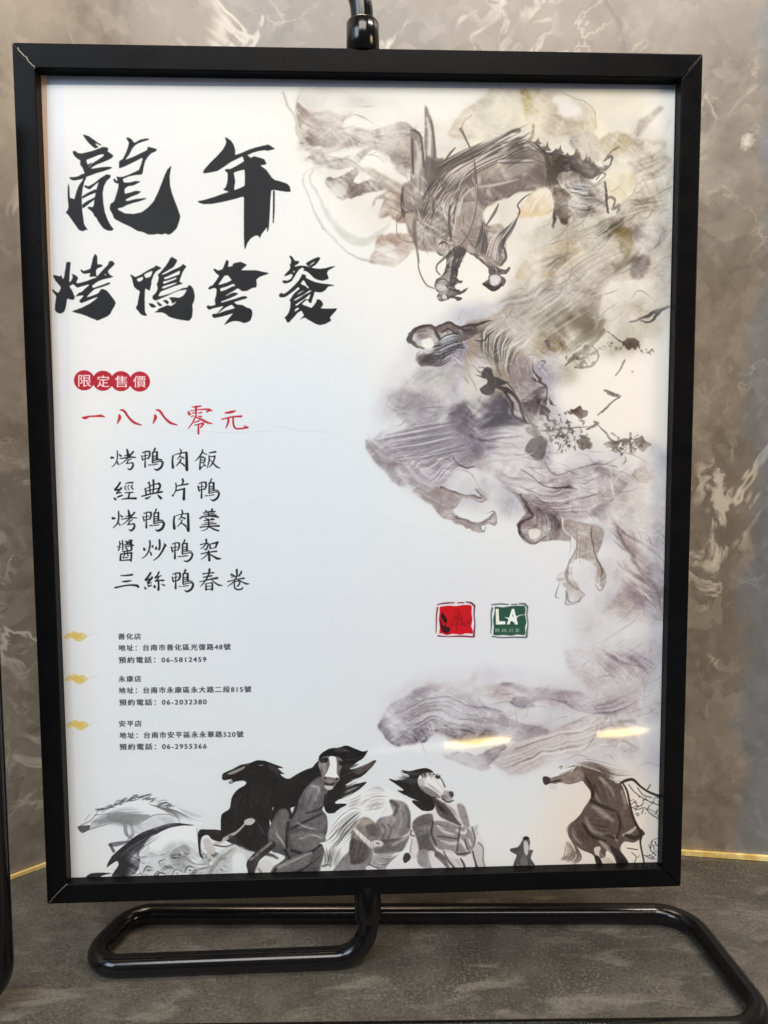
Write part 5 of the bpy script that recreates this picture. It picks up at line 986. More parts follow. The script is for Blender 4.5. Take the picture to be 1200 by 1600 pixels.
    poly([(700,160),(760,170),(830,215),(850,245),(800,235),(740,205)], (.45,.42,.42), .8, 1, **q)
    stroke([(800,80,5),(850,110,8),(880,170,10)], None, (.22,.20,.20), .8, .4, **q)
    stroke([(820,100,10),(845,95,12)], None, (.25,.22,.22), .7, .6, **q)
    poly([(900,205),(930,200),(938,230),(915,240)], (.20,.18,.18), .9, .5, **q)
    stroke([(860,250,8),(900,270,14),(935,260,8)], None, (.15,.13,.13), .85, .4, **q)
    poly([(850,230),(880,220),(900,245),(870,255)], (.30,.27,.27), .7, .8, **q)
    poly([(800,240),(860,270),(920,300),(960,360),(990,430),(930,410),(850,370),(820,320)], (.30,.275,.28), .92, 1.2, **q)
    poly([(880,280),(950,290),(990,340),(1000,420),(960,390),(920,330)], (.90,.88,.87), .85, 1.6, **q)
    poly([(960,290),(1010,300),(1040,400),(1040,440),(1000,420)], (.52,.49,.48), .8, 2, **q)
    poly([(660,430),(700,370),(790,350),(800,420),(790,520),(820,590),(880,640),(960,740),(900,720),(820,640),(760,600),(760,700),(700,680),(705,560)], (.38,.36,.36), .92, 1.2, **q, tex=NS, tamp=.3)
    poly([(790,410),(880,400),(960,430),(1040,450),(1070,520),(1050,600),(1000,635),(900,600),(830,580),(780,520)], (.55,.52,.515), .92, 1.2, **q)
    for s in ([(830,430,14),(880,470,22),(940,490,10)], [(960,460,16),(1010,480,20),(1020,450,8)], [(850,530,12),(920,550,20),(980,540,10)], [(980,520,14),(1010,560,24),(1030,600,10)], [(1040,520,12),(1055,560,12)]):
        stroke(s, None, (.95,.94,.93), .85, 2.0, **q)
    for s in ([(800,400,10),(790,480,12),(820,560,12)], [(830,500,8),(900,510,10),(970,520,8)], [(980,440,8),(970,520,10),(960,600,8)], [(1010,520,8),(1030,590,8)], [(880,590,14),(960,620,14),(1050,610,10)], [(1060,440,8),(1080,520,10),(1060,600,8)]):
        stroke(s, None, (.13,.115,.115), .85, 1.2, **q)
    poly([(870,590),(930,600),(980,660),(1030,745),(960,745),(900,680)], (.90,.88,.87), .95, .8, **q)
    stroke([(870,600,10),(900,660,18),(960,730,16)], None, (.28,.26,.26), .75, 1, **q)
    stroke([(985,650,12),(1010,700,16),(1025,740,10)], None, (.20,.18,.18), .8, .7, **q)
    poly([(1060,590),(1100,540),(1135,560),(1130,640),(1145,700),(1165,740),(1090,745),(1090,700),(1060,640)], (.80,.78,.77), .92, .8, **q)
    stroke([(1065,600,10),(1085,680,14),(1100,730,24)], None, (.20,.18,.18), .85, .7, **q)
    stroke([(1100,540,8),(1135,580,8),(1135,660,8),(1155,730,8)], None, (.30,.27,.27), .7, .6, **q)
    poly([(700,600),(760,590),(800,640),(800,700),(835,730),(790,735),(700,680)], (.62,.60,.60), .85, 1.4, **q)
    poly([(770,600),(810,610),(800,680),(830,725),(800,725),(780,670)], (.92,.90,.89), .9, .8, **q)
    strands([(1040,430),(1080,430),(1110,400)], [(1060,500),(1100,480),(1120,440)], 8, 6, .45, .5, .1, .6, **q)
    strands([(690,60),(720,90),(740,140)], [(780,55),(800,80),(790,130)], 14, 6, (.14,.12,.12), .8, .06, .2, **q)
    poly([(700,120),(730,115),(745,150),(730,175),(705,155)], (.70,.68,.67), .7, 1.6, **q)
    stroke([(770,150,8),(820,190,14),(860,225,8)], None, (.70,.67,.66), .7, 1.6, **q)
    stroke([(790,95,6),(840,150,10),(885,205,6)], None, (.78,.76,.75), .6, 1.4, **q)
    poly([(812,98),(832,92),(848,104),(838,116),(820,112)], (.12,.10,.10), .85, .6, **q)
    stroke([(800,88),(835,84)], 4, (.3,.28,.28), .7, .3, **q)
    poly([(868,200),(905,196),(925,215),(930,250),(900,262),(872,240)], (.62,.585,.58), .75, 1.2, **q)
    stroke([(912,208,8),(924,222,10),(922,236,6)], None, (.08,.06,.06), .9, .3, **q)
    strands([(800,230),(830,300),(900,390)], [(850,270),(880,330),(960,400)], 12, 6, (.12,.10,.10), .55, .06, .4, **q)
    # ================= tiny far horse and the brown horse at the right (frame 780,1170 k=.225)
    q = dict(o=(780, 1170), k=.225)
    poly([(85,850),(100,800),(120,740),(80,715),(80,695),(130,680),(165,630),(185,610),(205,625),(215,650),(210,700),(235,705),(220,760),(250,810),(210,815),(215,850)], (.26,.25,.25), .9, .7, rg=.3, **q)
    poly([(170,650),(190,640),(205,680),(195,740),(175,720)], (.88,.87,.86), .85, 1, **q)
    poly([(150,760),(190,740),(200,820),(150,840)], (.52,.51,.51), .7, 1.5, **q)
    poly([(160,625),(185,606),(212,622),(190,632)], (.10,.10,.10), .9, .4, **q)
    poly([(100,840),(130,800),(150,850),(110,855)], (.80,.80,.80), .7, 1, **q)
    stroke([(285,820),(298,818)], 9, .3, .6, .5, **q)
    HB = (.355, .29, .26)
    poly([(545,130),(600,110),(700,130),(780,170),(800,230),(850,250),(880,330),(900,400),(940,500),(970,560),(1000,600),(940,650),(870,645),(840,690),(850,740),(880,780),(910,820),(850,828),(800,760),(770,720),(740,720),(740,828),(700,800),(670,760),(640,730),(570,700),(510,650),(480,600),(485,540),(560,460),(590,410),(630,350),(635,300),(600,250),(570,220),(500,245),(440,235),(430,200),(500,150)], HB, .97, .6, **q)
    poly([(300,210),(310,190),(340,195),(370,200),(420,160),(500,120),(545,115),(580,150),(590,200),(570,225),(490,245),(430,235),(390,245),(400,270),(370,285),(350,265),(355,240),(330,250),(310,245)], (.50,.44,.41), .97, .5, **q)
    poly([(370,190),(430,150),(510,125),(520,140),(460,170),(400,190)], W, .9, .8, **q)
    poly([(305,200),(340,195),(355,225),(330,250),(310,240)], (.22,.18,.17), .9, .6, **q)
    poly([(345,245),(370,240),(400,250),(395,275),(370,285),(350,268)], (.90,.88,.86), .92, .5, **q)
    stroke([(350,235,8),(390,225,14),(435,215,10)], None, (.12,.10,.09), .85, .6, **q)
    poly([(430,205),(500,165),(560,150),(580,190),(540,230),(450,235)], (.58,.51,.475), .75, 2, **q)
    stroke([(415,130,5),(435,120,7),(430,140,5)], None, (.3,.26,.24), .7, .4, **q)
    stroke([(420,180,5),(470,160,6),(510,140,5)], None, (.28,.24,.22), .7, .4, **q)
    stroke([(500,160,8),(530,120,12),(560,95,8)], None, (.85,.82,.79), .8, .5, **q)
    strands([(520,90),(640,90),(780,130),(980,150)], [(560,120),(700,150),(800,220),(960,190)], 34, 10, (.82,.79,.76), .85, .06, .4, colj=.06, **q)
    strands([(520,90),(640,85),(780,125),(980,160)], [(560,120),(700,150),(800,230),(960,190)], 20, 6, (.40,.35,.32), .65, .06, .3, colj=.06, **q)
    poly([(700,140),(760,150),(770,200),(730,190)], (.34,.28,.26), .6, 1.6, **q)
    # shading of the coat
    for s, c, w in (([(700,200,20),(760,260,26),(800,330,10)], .62, 2.5), ([(650,400,20),(720,450,40),(790,500,20)], .56, 4), ([(600,480,20),(640,560,34),(720,600,16)], .50, 4), ([(850,290,14),(870,360,22),(880,420,10)], .60, 2.5),
                    ([(860,600,14),(920,570,22),(950,540,12)], .78, 1.6), ([(700,640,20),(740,680,30),(770,720,12)], .60, 2.5), ([(510,560,16),(530,620,24),(570,660,12)], .50, 3), ([(640,280,16),(680,340,20),(720,400,10)], .46, 3), ([(800,600),(820,640),(830,560)], .5, 2)):
        stroke(s, None if len(s[0]) == 3 else 14, (min(c + .20, .95), (c + .20) * .93, (c + .20) * .88), .7, w * 1.3, **q)
    for s in ([(640,360,26),(720,400,24),(800,430,20)], [(820,440,14),(840,520,18),(820,620,20)], [(580,520,18),(640,600,22),(740,640,16)], [(660,260,20),(650,330,24)], [(880,600,24),(940,620,30),(980,600,14)], [(600,200,14),(640,260,22),(650,330,14)], [(740,600,10),(800,620,12)], [(780,680,20),(820,740,30),(880,800,24)], [(680,750,18),(720,800,18)]):
        stroke(s, None, (.12,.09,.08), .8, 2.2, **q)
    poly([(660,690),(700,680),(710,720),(740,760),(740,828),(700,760),(670,740)], (.92,.86,.80), .9, 1, **q)
    poly([(700,700),(740,740),(700,760)], (.35,.29,.25), .7, 1, **q)
    poly([(740,760),(800,790),(810,820),(760,828)], (.80,.74,.68), .8, 1.2, **q)
    poly([(800,690),(850,720),(905,815),(850,825),(810,760)], (.13,.10,.09), .9, .8, **q)
    poly([(660,750),(700,760),(750,826),(710,820)], (.16,.12,.11), .9, .6, **q)
    strands([(500,640),(540,720),(370,810)], [(455,640),(450,740),(400,790)], 16, 9, (.45,.38,.34), .7, .06, .4, colj=.08, trim=.15, **q)
    strands([(520,650),(570,760),(470,825)], [(470,640),(480,740),(400,780)], 26, 12, (.48,.41,.37), .7, .06, .4, colj=.08, **q)
    strands([(480,640),(500,720),(440,790)], [(450,650),(460,720),(440,760)], 8, 6, (.85,.80,.76), .7, .06, .4, **q)
    strands([(540,480),(490,540),(500,620)], [(500,500),(470,560),(480,620)], 8, 5, (.50,.44,.40), .6, .08, .3, **q)
    # bare branch
    K2 = (.15, .115, .10)
    stroke([(840,240,14),(880,220,22),(930,215,20),(980,260,16),(1040,300,16),(1140,340,22)], None, K2, .95, .3, **q)
    stroke([(860,240,12),(890,300,14),(910,400,16),(940,500,18),(985,590,22),(980,650,14),(1000,760,12),(1030,828,10)], None, K2, .95, .3, **q)
    stroke([(985,560,10),(1005,590,14),(985,600,10)], None, K2, .9, .3, **q)
    for s in ([(900,250),(940,300),(1010,350),(1080,380),(1130,400)], [(960,270),(1000,320),(1060,340)], [(910,400),(960,420),(1010,410),(1050,450),(1110,490)], [(920,360),(935,350)], [(1000,420),(990,450)], [(1060,640),(1050,700),(1080,730)], [(1000,740),(1050,740),(1090,700)], [(1100,620),(1060,640),(1050,690)], [(1010,740),(1050,760),(1080,765)], [(920,720),(950,750),(940,790)], [(950,760),(975,740)], [(940,370),(970,400),(1000,380)], [(1050,250),(1030,280)], [(890,690),(960,700)], [(1040,420),(1090,440),(1100,420)]):
        stroke(s, rng.uniform(4, 8), K2, .8, .3, **q)
    for _ in range(34):
        x, y = rng.uniform(905, 1120), rng.uniform(330, 480); stroke([(x, y), (x + rng.randn() * 12, y + rng.randn() * 10)], rng.uniform(4, 10), K2, .6, .3, **q)
    for _ in range(12):
        x, y = rng.uniform(1030, 1100), rng.uniform(640, 760); stroke([(x, y), (x + rng.randn() * 14, y + rng.randn() * 12)], rng.uniform(5, 11), K2, .7, .3, **q)
    stroke([(96,1378,1),(104,1362,1),(108,1340,1)], None, (.6,.6,.58), .4)
    q = dict(o=(310, 1150), k=.24167)
    for A, B, n, w, c, a in (([(700,360),(660,430),(620,520)], [(820,330),(800,420),(740,500)], 22, 8, .24, .45), ([(710,330),(680,420),(640,500)], [(800,300),(780,400),(720,480)], 14, 6, .60, .45),
                             ([(480,560),(520,640),(560,720)], [(590,520),(590,620),(580,740)], 20, 7, .24, .45), ([(490,570),(510,640),(540,700)], [(560,520),(580,600),(575,700)], 12, 6, .66, .4),
                             ([(620,560),(700,530),(800,510)], [(620,700),(700,720),(810,690)], 30, 7, .24, .38), ([(620,560),(700,540),(800,520)], [(620,690),(700,710),(810,680)], 20, 6, .64, .38),
                             ([(560,820),(650,770),(800,720)], [(560,930),(680,880),(790,800)], 20, 8, .18, .5), ([(560,820),(650,770),(760,740)], [(560,900),(680,850),(780,780)], 12, 6, .68, .45),
                             ([(330,880),(350,800),(420,740)], [(370,900),(400,800),(480,720)], 8, 6, .40, .5)):
        strands(A, B, n, w * .8, (c, c * .96, c * .97), a * .6, .05, .5, colj=.05, **q)
    strands([(280,330),(230,420),(170,520)], [(440,300),(460,480),(420,700)], 26, 5, (.20,.18,.18), .5, .05, .4, **q)
    for s in ([(795,165,8),(815,160,10),(830,170,6)], [(915,168,6),(928,178,8)]):
        stroke(s, None, (.05,.04,.04), .9, .2, **q)
    stroke([(806,163),(812,162)], 4, .8, .8, .2, **q)
    for s in ([(790,190),(800,230),(810,255)], [(925,200),(912,235),(908,262)], [(836,200),(828,240)], [(898,180),(900,230)]):
        stroke(s, 7, (.28,.25,.25), .6, .5, taper=True, **q)
    q = dict(o=(490, 1190), k=.23333)
    for A, B, n, w, c, a in (([(800,400),(880,420),(1000,450)], [(800,560),(900,600),(1040,600)], 26, 7, .28, .42), ([(800,400),(880,420),(1000,450)], [(800,560),(900,590),(1040,590)], 18, 7, .82, .42),
                             ([(680,430),(690,540),(720,660)], [(780,400),(780,560),(820,680)], 20, 8, .24, .42), ([(530,280),(560,360),(520,500)], [(640,330),(640,420),(600,500)], 20, 7, .28, .42),
                             ([(540,280),(570,360),(540,480)], [(620,320),(630,420),(590,490)], 12, 7, .74, .4), ([(260,440),(250,560),(160,740)], [(400,480),(380,620),(340,760)], 24, 8, .30, .4),
                             ([(270,440),(260,560),(200,740)], [(390,480),(370,620),(330,760)], 14, 6, .72, .4), ([(860,610),(920,660),(980,740)], [(960,620),(990,680),(1020,740)], 9, 6, .45, .5),
                             ([(830,290),(900,350),(980,420)], [(870,270),(950,330),(1000,420)], 12, 6, .20, .5), ([(720,110),(780,150),(880,200)], [(740,170),(800,200),(880,240)], 10, 5, .60, .4)):
        strands(A, B, n, w * .8, (c, c * .95, c * .94), a * .6, .06, .5, colj=.06, **q)
    q = dict(o=(780, 1170), k=.225)
    for A, B, n, w, c, a in (([(600,210),(650,300),(680,400)], [(780,200),(820,300),(840,420)], 26, 8, .22, .42), ([(600,210),(650,300),(690,400)], [(780,200),(830,300),(850,420)], 18, 7, .54, .42),
                             ([(600,420),(700,420),(830,440)], [(620,600),(740,640),(840,620)], 30, 8, .22, .42), ([(600,430),(700,430),(820,450)], [(620,580),(740,620),(830,600)], 20, 8, .54, .42),
                             ([(490,560),(540,640),(650,700)], [(560,480),(620,600),(720,660)], 18, 8, .22, .42), ([(860,280),(880,380),(920,500)], [(840,440),(860,520),(880,600)], 14, 7, .50, .4),
                             ([(440,200),(500,180),(560,170)], [(440,230),(500,225),(560,220)], 8, 5, .36, .5), ([(780,640),(800,720),(880,800)], [(840,640),(850,720),(900,800)], 8, 7, .34, .5)):
        strands(A, B, n, w * .8, (c, c * .86, c * .80), a * .6, .06, .5, colj=.05, **q)
    a_, b_ = MAP([(95, 1160)])[0], MAP([(1040, 1385)])[0]
    grain((max(a_[0], 0), a_[1], min(b_[0], CW), min(b_[1], CH)), .16)
    SOFTK = 1.0
# ------------------------------------------------------------------ paint the sheet
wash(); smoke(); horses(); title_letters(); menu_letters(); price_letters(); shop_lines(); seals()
CAN[:] = np.clip(CAN, 0, 1)
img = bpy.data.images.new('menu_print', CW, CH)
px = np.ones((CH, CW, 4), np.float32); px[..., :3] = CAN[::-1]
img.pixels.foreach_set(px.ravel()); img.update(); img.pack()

# ------------------------------------------------------------------ helpers
def link(name, me, mat, parent=None, smooth=False):
    o = bpy.data.objects.new(name, me); scene.collection.objects.link(o)
    if mat: me.materials.append(mat)
    if smooth:
        for p in me.polygons: p.use_smooth = True
    if parent: o.parent = parent
    return o
def mesh_of(bm, name='m'):
    bm.normal_update(); me = bpy.data.meshes.new(name); bm.to_mesh(me); bm.free(); return me
def box(x0, x1, y0, y1, z0, z1, bev=0.0, seg=2):
    bm = bmesh.new(); bmesh.ops.create_cube(bm, size=1)
    for v in bm.verts: v.co = Vector((x0 + (v.co.x + .5) * (x1 - x0), y0 + (v.co.y + .5) * (y1 - y0), z0 + (v.co.z + .5) * (z1 - z0)))
    if bev: bmesh.ops.bevel(bm, geom=bm.edges[:], offset=bev, segments=seg, affect='EDGES', profile=.6)
    return bm
def fillet(pts, radii, seg=10):
    """polyline with rounded corners"""
    P = [Vector(p) for p in pts]; out = [P[0]]
    for i in range(1, len(P) - 1):
        a, b, c = P[i - 1], P[i], P[i + 1]; r = radii[i - 1]
        u = (a - b).normalized(); v = (c - b).normalized(); th = u.angle(v)
        if r <= 0 or abs(math.pi - th) < .02: out.append(b); continue
        d = min(r / math.tan(th / 2), (a - b).length * .49 if i > 1 else 1e9, (c - b).length * .49 if i < len(P) - 2 else 1e9)
        r = d * math.tan(th / 2)
        s, e = b + u * d, b + v * d; ctr = b + (u + v).normalized() * (r / math.sin(th / 2))
        for k in range(seg + 1):
            t = k / seg; w = (s - ctr).lerp(e - ctr, t); w = w.normalized() * r; out.append(ctr + w)
    out.append(P[-1]); return out
def tube(path, r, seg=28, caps=True):
    bm = bmesh.new(); n = len(path); rings = []
    t = [((path[min(i + 1, n - 1)] - path[max(i - 1, 0)]).normalized()) for i in range(n)]
    up = Vector((0, 0, 1)) if abs(t[0].z) < .9 else Vector((0, 1, 0))
    nrm = (up - t[0] * up.dot(t[0])).normalized()
    for i in range(n):
        nrm = (nrm - t[i] * nrm.dot(t[i])).normalized(); bn = t[i].cross(nrm)
        rings.append([bm.verts.new(path[i] + (nrm * math.cos(a) + bn * math.sin(a)) * r) for a in (2 * math.pi * k / seg for k in range(seg))])
    for i in range(n - 1):
        for k in range(seg):
            bm.faces.new((rings[i][k], rings[i][(k + 1) % seg], rings[i + 1][(k + 1) % seg], rings[i + 1][k]))
    if caps: bm.faces.new(rings[0][::-1]); bm.faces.new(rings[-1])
    bmesh.ops.recalc_face_normals(bm, faces=bm.faces[:])
    return bm
def lathe(prof, loc, seg=48):
    bm = bmesh.new(); rings = []
    for r, z in prof: rings.append([bm.verts.new((loc[0] + r * math.cos(2 * math.pi * k / seg), loc[1] + r * math.sin(2 * math.pi * k / seg), loc[2] + z)) for k in range(seg)])
    for i in range(len(rings) - 1):
        for k in range(seg): bm.faces.new((rings[i][k], rings[i][(k + 1) % seg], rings[i + 1][(k + 1) % seg], rings[i + 1][k]))
    bm.faces.new(rings[0][::-1]); bm.faces.new(rings[-1])
    bmesh.ops.recalc_face_normals(bm, faces=bm.faces[:]); return bm

class M:
    def __init__(s, name):
        s.m = bpy.data.materials.new(name); s.m.use_nodes = True; s.t = s.m.node_tree; s.n = s.t.nodes
        s.b = s.n['Principled BSDF']; s.out = s.n['Material Output']
    def new(s, kind, **kw):
        n = s.n.new('ShaderNode' + kind)
        for k, v in kw.items(): setattr(n, k, v)
        return n
    def link(s, a, b): s.t.links.new(a, b)
    def noise(s, scale, detail=6, rough=.55, dist=0.0, vec=None, dims='3D'):
        n = s.new('TexNoise'); n.inputs['Scale'].default_value = scale; n.inputs['Detail'].default_value = detail
        n.inputs['Roughness'].default_value = rough; n.inputs['Distortion'].default_value = dist
        if vec is not None: s.link(vec, n.inputs['Vector'])
        return n.outputs['Fac']
    def ramp(s, src, stops, interp='LINEAR'):
        r = s.new('ValToRGB'); e = r.color_ramp.elements; r.color_ramp.interpolation = interp
        while len(e) < len(stops): e.new(.5)
        for i, (p, c) in enumerate(stops):
            e[i].position = p; e[i].color = (c, c, c, 1) if np.isscalar(c) else tuple(c) + (1,)
        s.link(src, r.inputs[0]); return r.outputs[0]
    def mix(s, f, a, b, mode='MIX'):
        n = s.new('Mix', data_type='RGBA', blend_type=mode)
        for v, i in ((f, 0), (a, 6), (b, 7)):
            if hasattr(v, 'node'): s.link(v, n.inputs[i])
            else: n.inputs[i].default_value = v if i == 0 else (tuple(v) + (1,) if not np.isscalar(v) else (v, v, v, 1))
        return n.outputs[2]
    def math(s, op, a, b=0.0, clamp=False):
        n = s.new('Math', operation=op, use_clamp=clamp)
        for i, v in enumerate((a, b)):
            if hasattr(v, 'node'): s.link(v, n.inputs[i])
            else: n.inputs[i].default_value = v
        return n.outputs[0]
    def bump(s, h, strength, dist=.001):
        n = s.new('Bump'); n.inputs['Strength'].default_value = strength; n.inputs['Distance'].default_value = dist
        s.link(h, n.inputs['Height']); s.link(n.outputs[0], s.b.inputs['Normal'])
    def coord(s, scale=(1, 1, 1), rot=(0, 0, 0)):
        c = s.new('TexCoord'); mp = s.new('Mapping'); mp.inputs['Scale'].default_value = scale; mp.inputs['Rotation'].default_value = rot
        s.link(c.outputs['Object'], mp.inputs['Vector']); return mp.outputs[0]
    def set(s, **kw):
        for k, v in kw.items():
            i = s.b.inputs[k.replace('_', ' ')]
            if hasattr(v, 'node'): s.link(v, i)
            else: i.default_value = v if np.isscalar(v) else tuple(v) + ((1,) if len(v) == 3 and i.type == 'RGBA' else ())

# ------------------------------------------------------------------ materials
def black_metal(name, rough, spec=.5, coat=0.0):
    a = M(name); v = a.coord()
    n1 = a.noise(60, 4, .6, 0, v); n2 = a.noise(900, 3, .6, 0, v)
    a.set(Base_Color=a.mix(n1, (.0025, .0026, .0034), (.006, .0056, .0056)), Roughness=a.ramp(n1, [(.3, rough * .8), (.7, rough * 1.25)]), Metallic=0.0)
    a.b.inputs['Specular IOR Level'].default_value = spec
    a.b.inputs['Coat Weight'].default_value = coat; a.b.inputs['Coat Roughness'].default_value = .06
    a.bump(n2, .12, .0002); return a.m
m_frame = black_metal('frame_black_powder_coat', .30, .06)
m_tube = black_metal('tube_black_gloss', .15, .32, .12)

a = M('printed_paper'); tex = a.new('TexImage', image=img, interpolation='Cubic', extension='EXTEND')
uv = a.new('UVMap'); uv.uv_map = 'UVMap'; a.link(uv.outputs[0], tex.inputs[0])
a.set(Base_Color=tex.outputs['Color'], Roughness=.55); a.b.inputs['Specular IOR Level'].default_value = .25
v = a.coord(); a.bump(a.noise(1400, 3, .6, 0, v), .05, .0002); m_print = a.m

a = M('clear_acrylic')
for n in list(a.n):
    if n != a.out: a.n.remove(n)
tr = a.new('BsdfTransparent'); tr.inputs[0].default_value = (.985, .99, .992, 1)
gl = a.new('BsdfGlossy'); gl.inputs['Roughness'].default_value = .045
fr = a.new('Fresnel'); gg = a.new('NewGeometry')                      # thin sheet: same reflectance on both faces
ior = a.new('MapRange'); ior.inputs['To Min'].default_value = 1.47; ior.inputs['To Max'].default_value = 1 / 1.47
a.link(gg.outputs['Backfacing'], ior.inputs['Value']); a.link(ior.outputs[0], fr.inputs['IOR'])
nz = a.new('TexNoise'); nz.inputs['Scale'].default_value = 14; nz.inputs['Detail'].default_value = 2
bp = a.new('Bump'); bp.inputs['Strength'].default_value = .06; bp.inputs['Distance'].default_value = .0006
tc = a.new('TexCoord'); a.link(tc.outputs['Object'], nz.inputs['Vector']); a.link(nz.outputs['Fac'], bp.inputs['Height']); a.link(bp.outputs[0], gl.inputs['Normal'])
ms = a.new('MixShader'); a.link(fr.outputs[0], ms.inputs[0]); a.link(tr.outputs[0], ms.inputs[1]); a.link(gl.outputs[0], ms.inputs[2]); a.link(ms.outputs[0], a.out.inputs[0])
m_acr = a.m

a = M('backing_cardboard'); v = a.coord(); n = a.noise(70, 6, .6, .4, v)
a.set(Base_Color=a.mix(a.ramp(n, [(.35, 0.), (.7, 1.)]), (.80, .55, .40), (.78, .60, .42)), Roughness=.8); m_card = a.m
a = M('plastic_sleeve'); v = a.coord(); n = a.noise(40, 3, .5, 0, v)
a.set(Base_Color=a.mix(n, (.40, .48, .64), (.50, .57, .70)), Roughness=.25); m_sleeve = a.m
a = M('scratched_weld'); v = a.coord(); n = a.noise(1200, 4, .7, 0, v)
a.set(Base_Color=a.mix(n, (.05, .045, .04), (.30, .27, .23)), Roughness=.45, Metallic=.3); m_weld = a.m

def marble(name):
    a = M(name); v = a.coord()
    def warp(src, scale, amp, det=4):
        wn = a.new('TexNoise'); wn.inputs['Scale'].default_value = scale; wn.inputs['Detail'].default_value = det; a.link(src, wn.inputs['Vector'])
        ce = a.new('VectorMath', operation='SUBTRACT'); a.link(wn.outputs['Color'], ce.inputs[0]); ce.inputs[1].default_value = (.5, .5, .5)
        off = a.new('VectorMath', operation='SCALE'); a.link(ce.outputs[0], off.inputs[0]); off.inputs['Scale'].default_value = amp
        add = a.new('VectorMath', operation='ADD'); a.link(src, add.inputs[0]); a.link(off.outputs[0], add.inputs[1]); return add.outputs[0]
    w = warp(v, 7, .05); w2 = warp(w, 40, .014)
    base = a.noise(6, 6, .55, .2, w); fine = a.noise(46, 8, .62, .3, w)
    col = a.mix(a.ramp(base, [(.30, 0.), (.70, 1.)]), (.255, .215, .168), (.410, .352, .282))
    col = a.mix(a.ramp(fine, [(.34, .65), (.54, 0.)]), col, (.215, .178, .138))
    col = a.mix(a.ramp(fine, [(.56, 0.), (.76, .55)]), col, (.47, .415, .34))
    # broken fragments of several sizes, each a little lighter or darker than its bed
    for sc, lo_, hi_, amt in ((22, (.215, .170, .125), (.48, .42, .34), .38), (58, (.20, .16, .12), (.52, .455, .37), .36), (120, (.22, .18, .14), (.56, .50, .42), .30)):
        vf = a.new('TexVoronoi', feature='F1'); vf.inputs['Scale'].default_value = sc; a.link(w2, vf.inputs['Vector'])
        sp_ = a.new('SeparateColor'); a.link(vf.outputs['Color'], sp_.inputs[0])
        msk = a.ramp(a.noise(14 + sc * .2, 4, .6, 0, v), [(.44, 0.), (.60, 1.)])
        col = a.mix(a.math('MULTIPLY', a.math('MULTIPLY', a.ramp(sp_.outputs[0], [(.60, 0.), (.74, 1.)]), msk), amt), col, hi_)
        col = a.mix(a.math('MULTIPLY', a.math('MULTIPLY', a.ramp(sp_.outputs[1], [(.66, 0.), (.76, 1.)]), msk), amt * .8), col, lo_)
    # pale calcite: patches and short veins
    nz_ = a.noise(7, 5, .6, 1.0, w); r = a.math('ABSOLUTE', a.math('SUBTRACT', nz_, .5))
    k = a.math('MULTIPLY', a.ramp(r, [(0., 1.), (.006, .8), (.016, 0.)]), a.ramp(a.noise(8, 4, .6, 0, w), [(.50, 0.), (.60, 1.)])); col = a.mix(a.math('MULTIPLY', k, .9), col, (.86, .79, .66))
    nz_ = a.noise(22, 5, .6, 1.0, w2); r = a.math('ABSOLUTE', a.math('SUBTRACT', nz_, .5))
    k = a.math('MULTIPLY', a.ramp(r, [(0., 1.), (.008, .7), (.02, 0.)]), a.ramp(a.noise(13, 4, .6, 0, v), [(.52, 0.), (.64, 1.)])); col = a.mix(a.math('MULTIPLY', k, .65), col, (.74, .67, .55))
    k = a.ramp(a.noise(17, 6, .62, .6, w2), [(.66, 0.), (.70, .85)]); col = a.mix(k, col, (.84, .78, .66))
    # dark hairline cracks
    vc = a.new('TexVoronoi', feature='DISTANCE_TO_EDGE'); vc.inputs['Scale'].default_value = 7; a.link(w, vc.inputs['Vector'])
    k = a.math('MULTIPLY', a.ramp(vc.outputs['Distance'], [(0., 1.), (.010, 0.)]), a.ramp(a.noise(5, 3, .5, 0, v), [(.5, 0.), (.6, 1.)]))
    col = a.mix(a.math('MULTIPLY', k, .6), col, (.12, .095, .075))
    # cold grey reflection in the polish, painted into the stone colour toward the right edge
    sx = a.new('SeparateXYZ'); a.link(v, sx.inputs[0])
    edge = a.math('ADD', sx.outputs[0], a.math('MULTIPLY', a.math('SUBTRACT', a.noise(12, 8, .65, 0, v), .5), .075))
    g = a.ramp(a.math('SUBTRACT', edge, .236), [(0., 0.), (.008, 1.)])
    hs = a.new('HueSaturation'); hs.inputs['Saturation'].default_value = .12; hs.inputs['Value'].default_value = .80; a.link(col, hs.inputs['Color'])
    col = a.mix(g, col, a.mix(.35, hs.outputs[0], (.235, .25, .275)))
    dk = a.new('HueSaturation'); dk.inputs['Value'].default_value = .58; dk.inputs['Saturation'].default_value = .98; a.link(col, dk.inputs['Color'])
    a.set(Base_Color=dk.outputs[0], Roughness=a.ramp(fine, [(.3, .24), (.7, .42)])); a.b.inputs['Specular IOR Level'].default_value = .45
    a.bump(fine, .12, .0006); return a.m
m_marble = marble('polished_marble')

a = M('counter_stone'); v = a.coord(); vs = a.coord((1, 3.2, 1), (0, 0, .5))
big = a.noise(8, 6, .62, .8, v); mid = a.noise(46, 7, .68, .4, v); fin = a.noise(620, 4, .75, 0, v); gr = a.noise(1500, 3, .7, 0, v); st = a.noise(22, 6, .62, .4, vs)
col = a.mix(a.ramp(big, [(.34, 0.), (.66, 1.)]), (.044, .040, .033), (.125, .115, .098))
col = a.mix(a.ramp(mid, [(.34, .7), (.60, 0.)]), col, (.042, .038, .032))
col = a.mix(a.ramp(st, [(.53, 0.), (.64, .7)]), col, (.175, .162, .138))
grit = a.math('MULTIPLY', a.ramp(fin, [(.50, 0.), (.66, 1.)]), a.ramp(a.noise(30, 5, .65, 0, v), [(.34, .12), (.66, 1.)]))
col = a.mix(a.math('MULTIPLY', grit, .7), col, (.215, .202, .175))
col = a.mix(a.ramp(fin, [(.34, .7), (.46, 0.)]), col, (.034, .030, .026))
